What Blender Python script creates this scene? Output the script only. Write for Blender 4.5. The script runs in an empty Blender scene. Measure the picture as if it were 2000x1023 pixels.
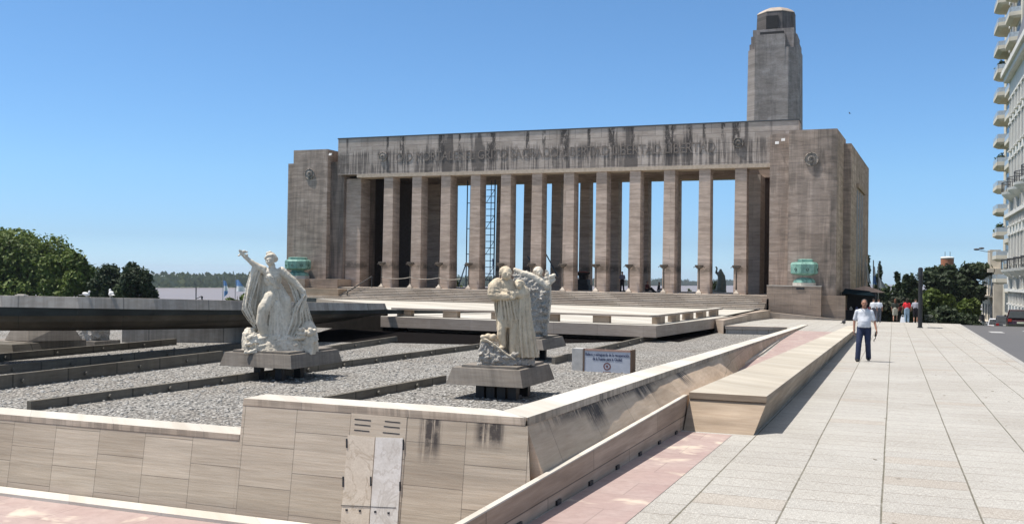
import bpy, bmesh, math, random
import numpy as np
from mathutils import Vector, Matrix
R_=math.radians
random.seed(7); rng=np.random.default_rng(7)
sc=bpy.context.scene
COL=sc.collection

# ------------------------------------------------------------ camera
PW,PH=2000.0,1023.0
CAM=np.array([0,0,1.83])
def _cal(vy=(1745,551),vx=(-4000,466)):
    a=np.array([vy[0]-1000,511.5-vy[1]],float); b=np.array([vx[0]-1000,511.5-vx[1]],float)
    f=math.sqrt(-(a@b))
    Y=np.array([a[0],a[1],-f]); Y/=np.linalg.norm(Y)
    X=-np.array([b[0],b[1],-f]); X/=np.linalg.norm(X)
    return f,np.stack([X,Y,np.cross(X,Y)])
FPX,ROT=_cal()
cd=bpy.data.cameras.new('camera'); cam=bpy.data.objects.new('camera',cd); COL.objects.link(cam)
cd.sensor_width=36; cd.lens=FPX/PW*36; cd.clip_start=0.1; cd.clip_end=40000
M=Matrix([list(r) for r in ROT]).to_4x4(); M.translation=Vector(CAM); cam.matrix_world=M
sc.camera=cam
def ray(px,py): return ROT@np.array([px-1000,511.5-py,-FPX])
def ony(px,py,y):
    d=ray(px,py); return CAM+d*(y/d[1])
def onz(px,py,z=0.0,s=0.0):
    d=ray(px,py); return CAM+d*((z-CAM[2])/(d[2]-s*d[1]))
def mpp(p):   # metres per photo pixel at a point
    v=ROT.T@(np.array(p,float)-CAM); return -v[2]/FPX

# ------------------------------------------------------------ world, sun, exposure
SUN_AZ=72.0; SUN_EL=67.0     # travel direction, degrees from +Y towards +X; elevation
w=bpy.data.worlds.new('World'); sc.world=w; w.use_nodes=True
nt=w.node_tree; nt.nodes.clear()
sky=nt.nodes.new('ShaderNodeTexSky'); sky.sky_type='NISHITA'; sky.sun_disc=False
sky.sun_elevation=R_(SUN_EL); sky.sun_rotation=R_(SUN_AZ+180)
sky.altitude=30; sky.air_density=1.0; sky.dust_density=0.3; sky.ozone_density=2.5
bg=nt.nodes.new('ShaderNodeBackground'); bg.inputs[1].default_value=0.105
out=nt.nodes.new('ShaderNodeOutputWorld')
# sky tint: bluer low down; stops overhead brightened and warmed as added fill light
tc=nt.nodes.new('ShaderNodeTexCoord'); sx=nt.nodes.new('ShaderNodeSeparateXYZ'); nt.links.new(tc.outputs['Generated'],sx.inputs[0])
cr=nt.nodes.new('ShaderNodeValToRGB'); nt.links.new(sx.outputs[2],cr.inputs[0])
e0,e1=cr.color_ramp.elements; e0.position=0.0; e0.color=(.58,.90,1.45,1); e1.position=1.0; e1.color=(2.5,1.72,1.08,1)
for p_,c_ in((.035,(.47,.68,1.06,1)),(.10,(.53,.75,1.0,1)),(.29,(.54,.76,.93,1)),(.5,(1.9,1.45,1.08,1))):
    e_=cr.color_ramp.elements.new(p_); e_.color=c_
mxs=nt.nodes.new('ShaderNodeMix'); mxs.data_type='RGBA'; mxs.blend_type='MULTIPLY'; mxs.inputs[0].default_value=1.0
nt.links.new(sky.outputs[0],mxs.inputs[6]); nt.links.new(cr.outputs[0],mxs.inputs[7])
nt.links.new(mxs.outputs[2],bg.inputs[0]); nt.links.new(bg.outputs[0],out.inputs[0])
sl=bpy.data.lights.new('sun','SUN'); sl.energy=4.2; sl.angle=R_(0.53); sl.color=(1.0,0.95,0.88)
so=bpy.data.objects.new('sun',sl); COL.objects.link(so)
ce=math.cos(R_(SUN_EL)); sd=Vector((ce*math.sin(R_(SUN_AZ)),ce*math.cos(R_(SUN_AZ)),-math.sin(R_(SUN_EL))))
so.rotation_mode='QUATERNION'; so.rotation_quaternion=sd.to_track_quat('-Z','Y')
sc.view_settings.view_transform='Standard'; sc.view_settings.look='None'
sc.view_settings.exposure=0.55; sc.view_settings.gamma=1.0

# ------------------------------------------------------------ object helpers
LOCALS=set()
def link(o,parent=None):
    COL.objects.link(o)
    if parent is not None:
        o.parent=parent
        if parent.type=='EMPTY' and parent.name not in LOCALS:   # geometry given in world coordinates
            o.matrix_parent_inverse=(Matrix.Translation(parent.location)@Matrix.Rotation(parent.rotation_euler.z,4,'Z')).inverted()
    return o
def tag(o,label=None,cat=None,group=None,kind=None):
    if label: o['label']=label
    if cat: o['category']=cat
    if group: o['group']=group
    if kind: o['kind']=kind
    return o
def empty(name,loc,rz=0.0):
    o=bpy.data.objects.new(name,None); o.location=loc; o.rotation_euler=(0,0,rz); o.empty_display_size=.2
    COL.objects.link(o); return o
def lempty(name,loc,rz=0.0):    # children are given in the thing's own coordinates
    o=empty(name,loc,rz); LOCALS.add(o.name); return o
def smooth(me):
    me.polygons.foreach_set('use_smooth',[True]*len(me.polygons))
class MB:
    """collects vertices and faces; build() links them as one mesh object"""
    def __init__(s): s.v=[]; s.f=[]; s.mi=[]; s.cur=0
    def add(s,vs,fs):
        k=len(s.v); s.v+= [tuple(map(float,p)) for p in vs]; s.f+=[tuple(i+k for i in f) for f in fs]; s.mi+=[s.cur]*len(fs); return s
    def box(s,x0,x1,y0,y1,z0,z1):
        return s.hexa([(x0,y0,z0),(x1,y0,z0),(x1,y1,z0),(x0,y1,z0)],[(x0,y0,z1),(x1,y0,z1),(x1,y1,z1),(x0,y1,z1)])
    def hexa(s,b,t):
        n=len(b); fs=[tuple(range(n-1,-1,-1)),tuple(range(n,2*n))]
        for i in range(n): j=(i+1)%n; fs.append((i,j,n+j,n+i))
        return s.add(list(b)+list(t),fs)
    def prism(s,poly,z0,z1):   # poly of (x,y) counter-clockwise; z may be function of (x,y)
        g0=z0 if callable(z0) else (lambda x,y:z0); g1=z1 if callable(z1) else (lambda x,y:z1)
        return s.hexa([(x,y,g0(x,y)) for x,y in poly],[(x,y,g1(x,y)) for x,y in poly])
    def obox(s,c,ax,hx,hy,z0,z1):   # oriented box: centre (x,y), angle
        ca,sa=math.cos(ax),math.sin(ax)
        P=[(c[0]+ca*a*hx-sa*b*hy,c[1]+sa*a*hx+ca*b*hy) for a,b in((-1,-1),(1,-1),(1,1),(-1,1))]
        return s.prism(P,z0,z1)
    def bar(s,p,q,r,n=6,r2=None):
        p=Vector(p);q=Vector(q); d=(q-p).normalized(); a=d.orthogonal().normalized(); b=d.cross(a); r2=r if r2 is None else r2
        vs=[]; 
        for c,rr in((p,r),(q,r2)):
            for i in range(n):
                t=2*math.pi*i/n; vs.append(c+a*(rr*math.cos(t))+b*(rr*math.sin(t)))
        fs=[(i,(i+1)%n,n+(i+1)%n,n+i) for i in range(n)]+[tuple(range(n-1,-1,-1)),tuple(range(n,2*n))]
        return s.add(vs,fs)
    def tube(s,pts,rs,n=8):
        for i in range(len(pts)-1): s.bar(pts[i],pts[i+1],rs[i] if hasattr(rs,'__len__') else rs,n,rs[i+1] if hasattr(rs,'__len__') else rs)
        return s
    def lathe(s,c,prof,n=16,ph=0.0,sx=1,sy=1):   # prof: (r,z)
        vs=[];fs=[]
        for r,z in prof:
            for i in range(n):
                t=2*math.pi*i/n+ph; vs.append((c[0]+r*sx*math.cos(t),c[1]+r*sy*math.sin(t),c[2]+z))
        for k in range(len(prof)-1):
            for i in range(n): j=(i+1)%n; fs.append((k*n+i,k*n+j,(k+1)*n+j,(k+1)*n+i))
        fs.append(tuple(range(n-1,-1,-1))); m=(len(prof)-1)*n; fs.append(tuple(range(m,m+n)))
        return s.add(vs,fs)
    def grid(s,G):   # G rows of points -> open sheet
        R=len(G);C=len(G[0]); vs=[p for r in G for p in r]
        return s.add(vs,[(i*C+j,i*C+j+1,(i+1)*C+j+1,(i+1)*C+j) for i in range(R-1) for j in range(C-1)])
    def ell(s,c,r,n=12,m=8,rot=None):
        vs=[];fs=[]
        for k in range(m+1):
            ph=math.pi*k/m
            for i in range(n):
                t=2*math.pi*i/n; p=Vector((r[0]*math.sin(ph)*math.cos(t),r[1]*math.sin(ph)*math.sin(t),r[2]*math.cos(ph)))
                if rot is not None: p=rot@p
                vs.append(p+Vector(c))
        for k in range(m):
            for i in range(n): j=(i+1)%n; fs.append((k*n+i,(k+1)*n+i,(k+1)*n+j,k*n+j))
        return s.add(vs,fs)
    def loft(s,secs):  # closed sections (lists of n points), capped
        n=len(secs[0]); vs=[p for r in secs for p in r]; fs=[]
        for k in range(len(secs)-1):
            for i in range(n): j=(i+1)%n; fs.append((k*n+i,k*n+j,(k+1)*n+j,(k+1)*n+i))
        fs.append(tuple(range(n-1,-1,-1))); m=(len(secs)-1)*n; fs.append(tuple(range(m,m+n)))
        return s.add(vs,fs)
    def mesh(s,name,mats):
        me=bpy.data.meshes.new(name); me.from_pydata(s.v,[],s.f); me.update()
        for m in (mats if isinstance(mats,(list,tuple)) else [mats]): me.materials.append(m)
        if any(s.mi): me.polygons.foreach_set('material_index',s.mi)
        return me
    def build(s,name,mats,parent=None,sm=False,bevel=0.0,fixn=True):
        me=s.mesh(name,mats)
        if fixn:
            bm=bmesh.new(); bm.from_mesh(me); bmesh.ops.recalc_face_normals(bm,faces=bm.faces); bm.to_mesh(me); bm.free()
        if sm: smooth(me)
        o=bpy.data.objects.new(name,me); link(o,parent)
        if bevel:
            b=o.modifiers.new('bevel','BEVEL'); b.width=bevel; b.segments=2; b.limit_method='ANGLE'; b.angle_limit=R_(35); b.harden_normals=False
        return o
    def sculpt(s,name,mats,parent=None,voxel=.03,it=2,disp=0.0,dscale=.2,seed=0):
        """fuse everything collected into one continuous skin"""
        me=s.mesh(name,mats)
        bm=bmesh.new(); bm.from_mesh(me); bmesh.ops.recalc_face_normals(bm,faces=bm.faces); bm.to_mesh(me); bm.free()
        t=bpy.data.objects.new('tmp',me); COL.objects.link(t)
        r=t.modifiers.new('r','REMESH'); r.mode='VOXEL'; r.voxel_size=voxel; r.use_smooth_shade=True
        if it:
            q=t.modifiers.new('s','SMOOTH'); q.iterations=it; q.factor=.5
        if disp:
            tx=bpy.data.textures.new('n'+name,'CLOUDS'); tx.noise_scale=dscale; tx.noise_depth=3
            d=t.modifiers.new('d','DISPLACE'); d.texture=tx; d.strength=disp; d.mid_level=.5; d.texture_coords='LOCAL'
        dg=bpy.context.evaluated_depsgraph_get(); ev=t.evaluated_get(dg)
        m2=bpy.data.meshes.new_from_object(ev); m2.name=name
        bpy.data.objects.remove(t)
        m2.materials.clear()
        for m in (mats if isinstance(mats,(list,tuple)) else [mats]): m2.materials.append(m)
        smooth(m2)
        o=bpy.data.objects.new(name,m2); link(o,parent); return o
def sheet(name,poly,zf,mat,label=None,kind='structure',th=0.0,parent=None):
    g=zf if callable(zf) else (lambda x,y:zf)
    b=MB()
    if th: b.prism(poly,lambda x,y:g(x,y)-th,g)
    else: b.add([(x,y,g(x,y)) for x,y in poly],[tuple(range(len(poly)))])
    o=b.build(name,mat,parent)
    if kind: o['kind']=kind
    if label: o['label']=label
    return o
def copy_tree(o,parent=None):
    c=o.copy(); COL.objects.link(c)
    if parent is not None: c.parent=parent
    for ch in list(o.children): copy_tree(ch,c)
    return c

# ------------------------------------------------------------ material helper
class NT:
    def __init__(s,name,rough=.8,spec=.3):
        s.m=bpy.data.materials.new(name); s.m.use_nodes=True; s.t=s.m.node_tree
        s.b=s.t.nodes['Principled BSDF']; s.b.inputs['Roughness'].default_value=rough
        s.b.inputs['Specular IOR Level'].default_value=spec
        s.pos=s.n('NewGeometry').outputs['Position']
        x=s.n('SeparateXYZ'); s.l(s.pos,x.inputs[0]); s.x,s.y,s.z=x.outputs
        s.u=s.add(s.x,s.y)
    def n(s,t,**k):
        q=s.t.nodes.new('ShaderNode'+t)
        for a,b in k.items(): setattr(q,a,b)
        return q
    def l(s,a,b): s.t.links.new(a,b)
    def put(s,a,inp):
        if hasattr(a,'is_linked') or hasattr(a,'links'): s.l(a,inp)
        else: inp.default_value=a
    def math(s,op,a,b=0.0,c=None,clamp=False):
        q=s.n('Math',operation=op,use_clamp=clamp); s.put(a,q.inputs[0]); s.put(b,q.inputs[1])
        if c is not None: s.put(c,q.inputs[2])
        return q.outputs[0]
    def add(s,a,b): return s.math('ADD',a,b)
    def mul(s,a,b): return s.math('MULTIPLY',a,b)
    def vec(s,x=0.0,y=0.0,z=0.0):
        q=s.n('CombineXYZ'); s.put(x,q.inputs[0]); s.put(y,q.inputs[1]); s.put(z,q.inputs[2]); return q.outputs[0]
    def noise(s,v,sc=1.0,det=3,rough=.55,dist=0.0):
        q=s.n('TexNoise'); s.l(v,q.inputs['Vector']); q.inputs['Scale'].default_value=sc; q.inputs['Detail'].default_value=det
        q.inputs['Roughness'].default_value=rough; q.inputs['Distortion'].default_value=dist; return q.outputs['Fac']
    def voro(s,v,sc=1.0,out='Distance'):
        q=s.n('TexVoronoi'); s.l(v,q.inputs['Vector']); q.inputs['Scale'].default_value=sc; return q.outputs[out]
    def rng(s,a,f0,f1,t0=0.0,t1=1.0,smoothstep=False):
        q=s.n('MapRange'); q.clamp=True
        if smoothstep: q.interpolation_type='SMOOTHSTEP'
        s.put(a,q.inputs[0])
        for i,v in enumerate((f0,f1,t0,t1)): q.inputs[i+1].default_value=v
        return q.outputs[0]
    def mix(s,f,a,b,mode='MIX'):
        q=s.n('Mix',data_type='RGBA',blend_type=mode); s.put(f,q.inputs[0])
        for v,i in((a,6),(b,7)):
            if isinstance(v,(tuple,list)): q.inputs[i].default_value=(*v[:3],1)
            else: s.l(v,q.inputs[i])
        return q.outputs[2]
    def brick(s,v,bw,rh,mort,off=.5,freq=2,c1=(.8,)*3,c2=(1,)*3,cm=(.3,)*3,bias=0.0):
        q=s.n('TexBrick',offset=off,offset_frequency=freq,squash=1.0); s.l(v,q.inputs['Vector'])
        q.inputs['Color1'].default_value=(*c1,1);q.inputs['Color2'].default_value=(*c2,1);q.inputs['Mortar'].default_value=(*cm,1)
        q.inputs['Scale'].default_value=1; q.inputs['Mortar Size'].default_value=mort; q.inputs['Mortar Smooth'].default_value=.1
        q.inputs['Bias'].default_value=bias; q.inputs['Brick Width'].default_value=bw; q.inputs['Row Height'].default_value=rh
        return q.outputs['Color'],q.outputs['Fac']
    def bump(s,h,str_=.3,dist=.02):
        q=s.n('Bump'); q.inputs['Strength'].default_value=str_; q.inputs['Distance'].default_value=dist; s.l(h,q.inputs['Height'])
        s.l(q.outputs[0],s.b.inputs['Normal'])
    def done(s,col):
        s.put(col if not isinstance(col,(tuple,list)) else (*col[:3],1),s.b.inputs['Base Color']); return s.m
def plain(name,c,rough=.6,spec=.4,metal=0.0,var=.12,vs=4.0):
    t=NT(name,rough,spec); t.b.inputs['Metallic'].default_value=metal
    f=t.noise(t.pos,vs,4); d=tuple(a*(1-var*1.6) for a in c); e=tuple(min(1,a*(1+var)) for a in c)
    return t.done(t.mix(t.rng(f,.3,.7),d,e))
def stone(name,base,joint=None,jcol=.35,strata=.22,strataf=7.0,patch=.2,drip=0.0,dripz=None,dark=(.05,.047,.043),uaxis=None,bumps=.25,fine=60.0,dripf=2.2,warm=0.1,spots=()):
    """travertine: horizontal strata, patches, slab joints, rain streaks"""
    t=NT(name,.78,.25); u=t.u if uaxis is None else {'x':t.x,'y':t.y}[uaxis]
    st=t.noise(t.vec(t.mul(u,.55),3.1,t.mul(t.z,strataf)),1.0,5,.6,.4)
    st2=t.noise(t.vec(t.mul(u,2.5),7.1,t.mul(t.z,strataf*4)),1.0,4,.6,.2)
    pt=t.noise(t.pos,.45,4,.6)
    fi=t.noise(t.pos,fine,2,.6)
    a=tuple(c*(1-strata) for c in base); b=tuple(min(1,c*(1+strata*.6)) for c in base)
    col=t.mix(t.rng(st,.3,.72),a,b)
    col=t.mix(t.rng(st2,.35,.7,0,.55),col,t.mix(1.0,col,(.72,.66,.60),'MULTIPLY'))
    col=t.mix(t.rng(pt,.35,.7,0,1),col,t.mix(1.0,col,(1-patch*(1-warm),1-patch,1-patch*(1+warm)),'MULTIPLY'))
    col=t.mix(t.rng(fi,.3,.75,0,.25),col,t.mix(1.0,col,(.6,.57,.54),'MULTIPLY'))
    h=t.add(t.mul(st2,.5),t.mul(fi,.3))
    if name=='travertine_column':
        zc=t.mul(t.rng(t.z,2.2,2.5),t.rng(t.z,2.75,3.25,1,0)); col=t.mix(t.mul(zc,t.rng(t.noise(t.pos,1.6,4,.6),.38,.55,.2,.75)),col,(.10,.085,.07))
    if joint:
        bw,rh,mode,mort=joint[:4]; off=joint[4] if len(joint)>4 else .5
        v=t.vec(t.z,u,0.0) if mode=='col' else t.vec(u,t.z,0.0)
        bc,bf=t.brick(v,bw,rh,mort,off=off,c1=(.80,.78,.75),c2=(1.0,.99,.97),cm=(jcol,)*3)
        col=t.mix(1.0,col,bc,'MULTIPLY'); h=t.math('SUBTRACT',h,t.mul(bf,2.0))
    if drip:
        d1=t.noise(t.vec(t.mul(u,dripf),0.0,t.mul(t.z,.10)),1.0,5,.65,.15)
        d2=t.noise(t.vec(t.mul(u,dripf*.22),5.0,t.mul(t.z,.05)),1.0,3,.6)
        br=t.noise(t.vec(u,9.0,t.z),.9,4,.6)
        d3=t.noise(t.vec(t.mul(u,dripf*2.6),1.0,t.mul(t.z,.14)),1.0,3,.6,.1)
        m=t.add(t.mul(t.rng(d1,.45,.50),t.rng(d3,.42,.50,.15,1)),t.rng(d2,.61,.64,0,1.2)); m=t.mul(m,t.rng(br,.25,.6,.35,1))
        if dripz:
            zw=t.mul(t.rng(t.z,dripz[0],dripz[1]),t.rng(t.z,dripz[2],dripz[3],1,0))
            zw=t.add(zw,t.rng(d2,.57,.62,0,1.0)); m=t.mul(m,t.math('MINIMUM',zw,1.0))
        col=t.mix(t.math('MINIMUM',t.mul(m,drip),.93),col,t.mix(.22,dark,col))
    for (u0,wd,zt,zb,sf) in spots:   # individual rain stains running down from the coping
        du=t.rng(t.math('ABSOLUTE',t.math('SUBTRACT',u,u0)),wd*.55,wd,1,0); zz=t.mul(t.rng(t.z,zb,zb+(zt-zb)*.5,0,1),t.rng(t.z,zt+.02,zt+.06,1,0))
        dn=t.noise(t.vec(t.mul(u,sf),2.0,t.mul(t.z,.9)),1.0,4,.7,.1); bl=t.noise(t.pos,14,3,.6)
        col=t.mix(t.mul(t.mul(du,zz),t.mul(t.rng(dn,.40,.50,0,.95),t.rng(bl,.3,.5,.5,1))),col,(.055,.048,.045))
    t.bump(h,bumps,.015)
    return t.done(col)

PINK=(.52,.435,.38)
M_={}
M_['pylon']=stone('travertine_pylon',PINK,(3.2,1.35,'row',.02),jcol=.72,drip=.42,dripf=.9,strataf=3.6,strata=.38,patch=.24)
M_['ent']=stone('travertine_entablature',(.57,.51,.47),(2.3,.8,'row',.025),jcol=.6,drip=1.0,dripz=(10.9,11.2,12.9,13.35),dripf=1.9,strataf=3.2,dark=(.04,.036,.036),uaxis='x',spots=[(ony(px,290,80)[0],wd,14.36,zb,2.6) for px,wd,zb in ((757,.16,11.0),(785,.3,11.4),(862,.42,10.9),(898,.16,12.2),(960,.55,11.2),(1030,.2,12),(1062,.2,12.4),(1103,.55,11.0),(1150,.18,12.0),(1196,.5,11.6),(1236,.2,12.2),(1308,.62,10.6),(1346,.28,10.9),(1375,.16,12.6),(1412,.2,12.9),(1437,.4,10.9))])
M_['col']=stone('travertine_column',(.62,.51,.44),(9.0,1.15,'row',.02),jcol=.7,strataf=4.0,strata=.34,drip=.0)
M_['tower']=stone('travertine_tower',(.46,.42,.41),(4.0,2.0,'row',.03),jcol=.8,strataf=1.6,strata=.3,drip=.35,dripf=.5)
M_['podium']=stone('travertine_podium',(.42,.34,.28),(2.6,.8,'row',.014),jcol=.65,strataf=5,strata=.25,drip=.12)
M_['stair']=stone('travertine_step',(.66,.60,.53),(1.8,9,'row',.03),jcol=.6,strataf=2,strata=.12,patch=.25)
M_['wall']=stone('travertine_wall',(.60,.535,.44),(.37,.57,'col',.0032,.42),jcol=.45,strataf=13,strata=.2,patch=.16,drip=.0,fine=120,uaxis='x',spots=((-3.76,.12,.56,.18,26),(-3.2,.16,.56,.34,22)))
M_['wallside']=stone('travertine_side',(.68,.54,.41),(1.25,9,'row',.006,.3),jcol=.6,strataf=7,strata=.16,patch=.2,drip=.0,dripf=2.0,uaxis='y',fine=120,spots=((9.75,.35,.58,.28,10),(11.9,.5,.55,.35,7),(14.6,.5,.5,.25,6),(11,3.2,.6,.45,5)))
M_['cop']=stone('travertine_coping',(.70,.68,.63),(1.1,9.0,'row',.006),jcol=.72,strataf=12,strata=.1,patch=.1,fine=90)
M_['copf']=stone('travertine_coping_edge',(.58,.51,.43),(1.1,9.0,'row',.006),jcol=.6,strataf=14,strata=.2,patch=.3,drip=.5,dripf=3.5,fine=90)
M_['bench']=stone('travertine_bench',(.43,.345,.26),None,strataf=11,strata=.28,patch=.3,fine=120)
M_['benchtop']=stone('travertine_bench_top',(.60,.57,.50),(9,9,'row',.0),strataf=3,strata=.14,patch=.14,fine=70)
M_['terr']=stone('travertine_terrace',(.60,.59,.55),(1.5,1.0,'row',.01),jcol=.8,strata=.1,patch=.1)
M_['fasc']=stone('travertine_fascia',(.52,.45,.39),(2.2,5,'row',.012),jcol=.7,strataf=7,strata=.16,patch=.2)
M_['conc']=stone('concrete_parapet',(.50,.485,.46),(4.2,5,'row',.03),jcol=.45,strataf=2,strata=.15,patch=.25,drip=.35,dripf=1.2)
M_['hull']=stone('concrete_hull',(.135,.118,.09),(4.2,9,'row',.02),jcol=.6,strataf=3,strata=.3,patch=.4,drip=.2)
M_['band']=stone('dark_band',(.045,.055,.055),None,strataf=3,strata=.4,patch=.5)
M_['beam']=stone('concrete_beam',(.21,.195,.165),(1.9,5,'row',.03),jcol=.45,strataf=5,strata=.25,patch=.3,drip=.2,uaxis='y')
M_['ped']=stone('granite_pedestal',(.27,.245,.215),None,strataf=5,strata=.2,patch=.3,drip=.3,dripf=4)
M_['dark']=plain('dark_metal',(.02,.02,.022),.5)
M_['black']=plain('black_channel_shade',(.010,.009,.009),1.0,.0)  # black also paints the shade under terrace and walkway
def _marble(ca=(.55,.485,.385),cb=(.74,.68,.575)):
    t=NT('white_marble',.65,.25)
    n1=t.noise(t.pos,1.6,5,.65); n2=t.noise(t.pos,13,4,.65); n3=t.noise(t.vec(t.mul(t.x,9),t.mul(t.y,9),t.mul(t.z,1.1)),1,4,.6,.6)
    g=t.n('NewGeometry'); pt=g.outputs['Pointiness']
    c=t.mix(t.rng(n1,.35,.65),ca,cb); c=t.mix(t.rng(n2,.45,.75,0,.5),c,(.33,.29,.23)); c=t.mix(t.rng(n3,.5,.72,0,.45),c,(.30,.265,.21))
    c=t.mix(t.rng(pt,.40,.49,.85,0),c,(.13,.11,.085)); c=t.mix(t.rng(pt,.52,.60,0,.5),c,(.74,.71,.64))
    t.bump(t.add(n3,t.mul(n2,.4)),.55,.045); return t.done(c)
M_['marble']=_marble()
M_['cream']=_marble((.54,.44,.31),(.69,.585,.43))
def _rock():
    t=NT('rough_marble',.8,.2)
    v=t.voro(t.pos,11); n2=t.noise(t.pos,20,4,.7); n1=t.noise(t.pos,3,4)
    c=t.mix(t.rng(n2,.3,.7),(.30,.28,.25),(.62,.58,.52)); c=t.mix(t.rng(n1,.4,.7,0,.4),c,(.25,.23,.2))
    t.bump(t.add(v,n2),.9,.06); return t.done(c)
M_['rock']=_rock()
def _pave():
    t=NT('pavement_tiles',.85,.2)
    wob=t.mul(t.math('SUBTRACT',t.noise(t.pos,.5,2),.5),.014)
    xs=t.math('DIVIDE',t.add(t.add(t.x,.08),wob),.78)
    fr=t.math('ABSOLUTE',t.math('SUBTRACT',t.math('FRACT',t.add(xs,100.5)),.5))
    lj=t.mul(t.rng(t.add(fr,t.mul(t.math('SUBTRACT',t.noise(t.pos,9,3,.7),.5),.012)),.006,.014,1,0),t.rng(t.noise(t.pos,3,3,.7),.25,.55,.55,1))
    row=t.math('FLOOR',t.add(xs,100.0))
    sh=t.mul(t.math('FRACT',t.mul(row,.618)),.38)
    ys=t.math('DIVIDE',t.add(t.add(t.y,sh),wob),.445)
    fy=t.math('ABSOLUTE',t.math('SUBTRACT',t.math('FRACT',t.add(ys,100.5)),.5))
    cj=t.mul(t.rng(fy,.010,.024,1,0),t.rng(t.noise(t.vec(t.mul(t.x,2.2),t.mul(t.y,2.2),0.0),1,3,.7),.30,.55,.4,1))
    wn=t.n('TexWhiteNoise',noise_dimensions='2D'); t.l(t.vec(row,t.math('FLOOR',ys),0.0),wn.inputs['Vector'])
    sp=t.noise(t.pos,42,3,.75); sp2=t.voro(t.pos,70)
    base=t.mix(wn.outputs['Value'],(.35,.34,.315),(.40,.39,.36))
    base=t.mix(t.rng(sp,.42,.60,0,.75),base,(.26,.24,.215))
    base=t.mix(t.rng(sp2,.0,.25,.7,0),base,(.20,.185,.17)); base=t.mix(t.rng(t.noise(t.pos,85,2,.6),.52,.66,0,.8),base,(.60,.58,.53))
    base=t.mix(t.rng(t.noise(t.pos,.35,5,.65),.42,.68,0,.6),base,t.mix(1.0,base,(.78,.75,.72),'MULTIPLY'))
    base=t.mix(t.rng(wn.outputs['Value'],.93,.94,0,.5),base,t.mix(1.0,base,(.84,.76,.70),'MULTIPLY'))
    base=t.mix(t.mul(t.rng(t.noise(t.pos,1.1,5,.75),.58,.66,0,.5),t.rng(t.noise(t.pos,6,3,.7),.4,.6)),base,t.mix(1.0,base,(.72,.69,.66),'MULTIPLY'))
    spots=t.mul(t.rng(t.voro(t.vec(t.mul(t.x,2.6),t.mul(t.y,3.4),0.0),1.0),.0,.075,.9,0),t.rng(t.noise(t.pos,22,3,.7),.45,.55))
    base=t.mix(spots,base,(.16,.15,.14))
    base=t.mix(cj,base,(.20,.175,.15)); base=t.mix(lj,base,(.13,.12,.09))
    t.bump(t.math('SUBTRACT',t.mul(sp,.3),t.add(cj,lj)),.4,.01)
    return t.done(base)
M_['pave']=_pave()
def _red():
    t=NT('red_stone_paving',.7,.3)
    bc,bf=t.brick(t.vec(t.x,t.y,0.0),.9,.62,.006,c1=(.90,.87,.88),c2=(1,1,1),cm=(.72,.72,.72))
    n1=t.noise(t.pos,1.3,5,.65,.6); n2=t.noise(t.pos,9,4,.7)
    c=t.mix(t.rng(n1,.35,.65),(.36,.265,.24),(.41,.325,.295)); c=t.mix(t.rng(n2,.4,.75,0,.6),c,(.28,.21,.19))
    c=t.mix(t.rng(t.noise(t.pos,2.1,3,.6,.3),.58,.7,0,.8),c,(.60,.52,.42))
    t.bump(t.math('SUBTRACT',n2,bf),.2,.01); return t.done(t.mix(1.0,c,bc,'MULTIPLY'))
M_['red']=_red()
def _gravel():
    t=NT('gravel',.9,.15)
    q=t.n('TexVoronoi'); t.l(t.pos,q.inputs['Vector']); q.inputs['Scale'].default_value=15
    q2=t.n('TexVoronoi'); t.l(t.pos,q2.inputs['Vector']); q2.inputs['Scale'].default_value=26
    sep=t.n('SeparateColor'); t.l(q.outputs['Color'],sep.inputs[0]); sp2=t.n('SeparateColor'); t.l(q2.outputs['Color'],sp2.inputs[0])
    f=t.add(t.mul(sep.outputs[0],.5),t.mul(sp2.outputs[0],.5))
    c=t.mix(t.rng(f,.15,.85),(.22,.212,.195),(.56,.545,.51))
    c=t.mix(t.rng(q.outputs['Distance'],.35,.6,0,.75),c,(.07,.065,.06))
    c=t.mix(t.rng(t.noise(t.pos,.5,5,.6),.4,.7,0,.55),c,t.mix(1.0,c,(.80,.74,.68),'MULTIPLY'))
    h=t.math('SUBTRACT',1.0,q.outputs['Distance']); t.bump(t.add(h,t.mul(q2.outputs['Distance'],-.4)),.85,.06)
    return t.done(c)
M_['gravel']=_gravel()
def _asph():
    t=NT('asphalt',.9,.2); n=t.noise(t.pos,30,4,.7); n1=t.noise(t.pos,.4,4)
    c=t.mix(n,(.075,.075,.08),(.135,.135,.14)); c=t.mix(t.rng(n1,.4,.7,0,.4),c,(.09,.09,.095)); return t.done(c)
M_['asph']=_asph()
def _grass():
    t=NT('grass',.95,.1); n=t.noise(t.pos,.12,6,.7); n2=t.noise(t.pos,3,4,.7)
    c=t.mix(t.rng(n,.35,.65),(.035,.055,.018),(.085,.11,.035)); c=t.mix(t.rng(n2,.3,.7,0,.5),c,(.03,.04,.015)); return t.done(c)
M_['grass']=_grass()
def _water():
    t=NT('river_water',.45,.3); n=t.noise(t.vec(t.mul(t.x,.01),t.mul(t.y,.004),0.0),1,5)
    t.bump(t.noise(t.pos,.6,3),.12,.2); return t.done(t.mix(t.rng(n,.35,.65),(.195,.17,.165),(.22,.19,.18)))
M_['water']=_water()
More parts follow.
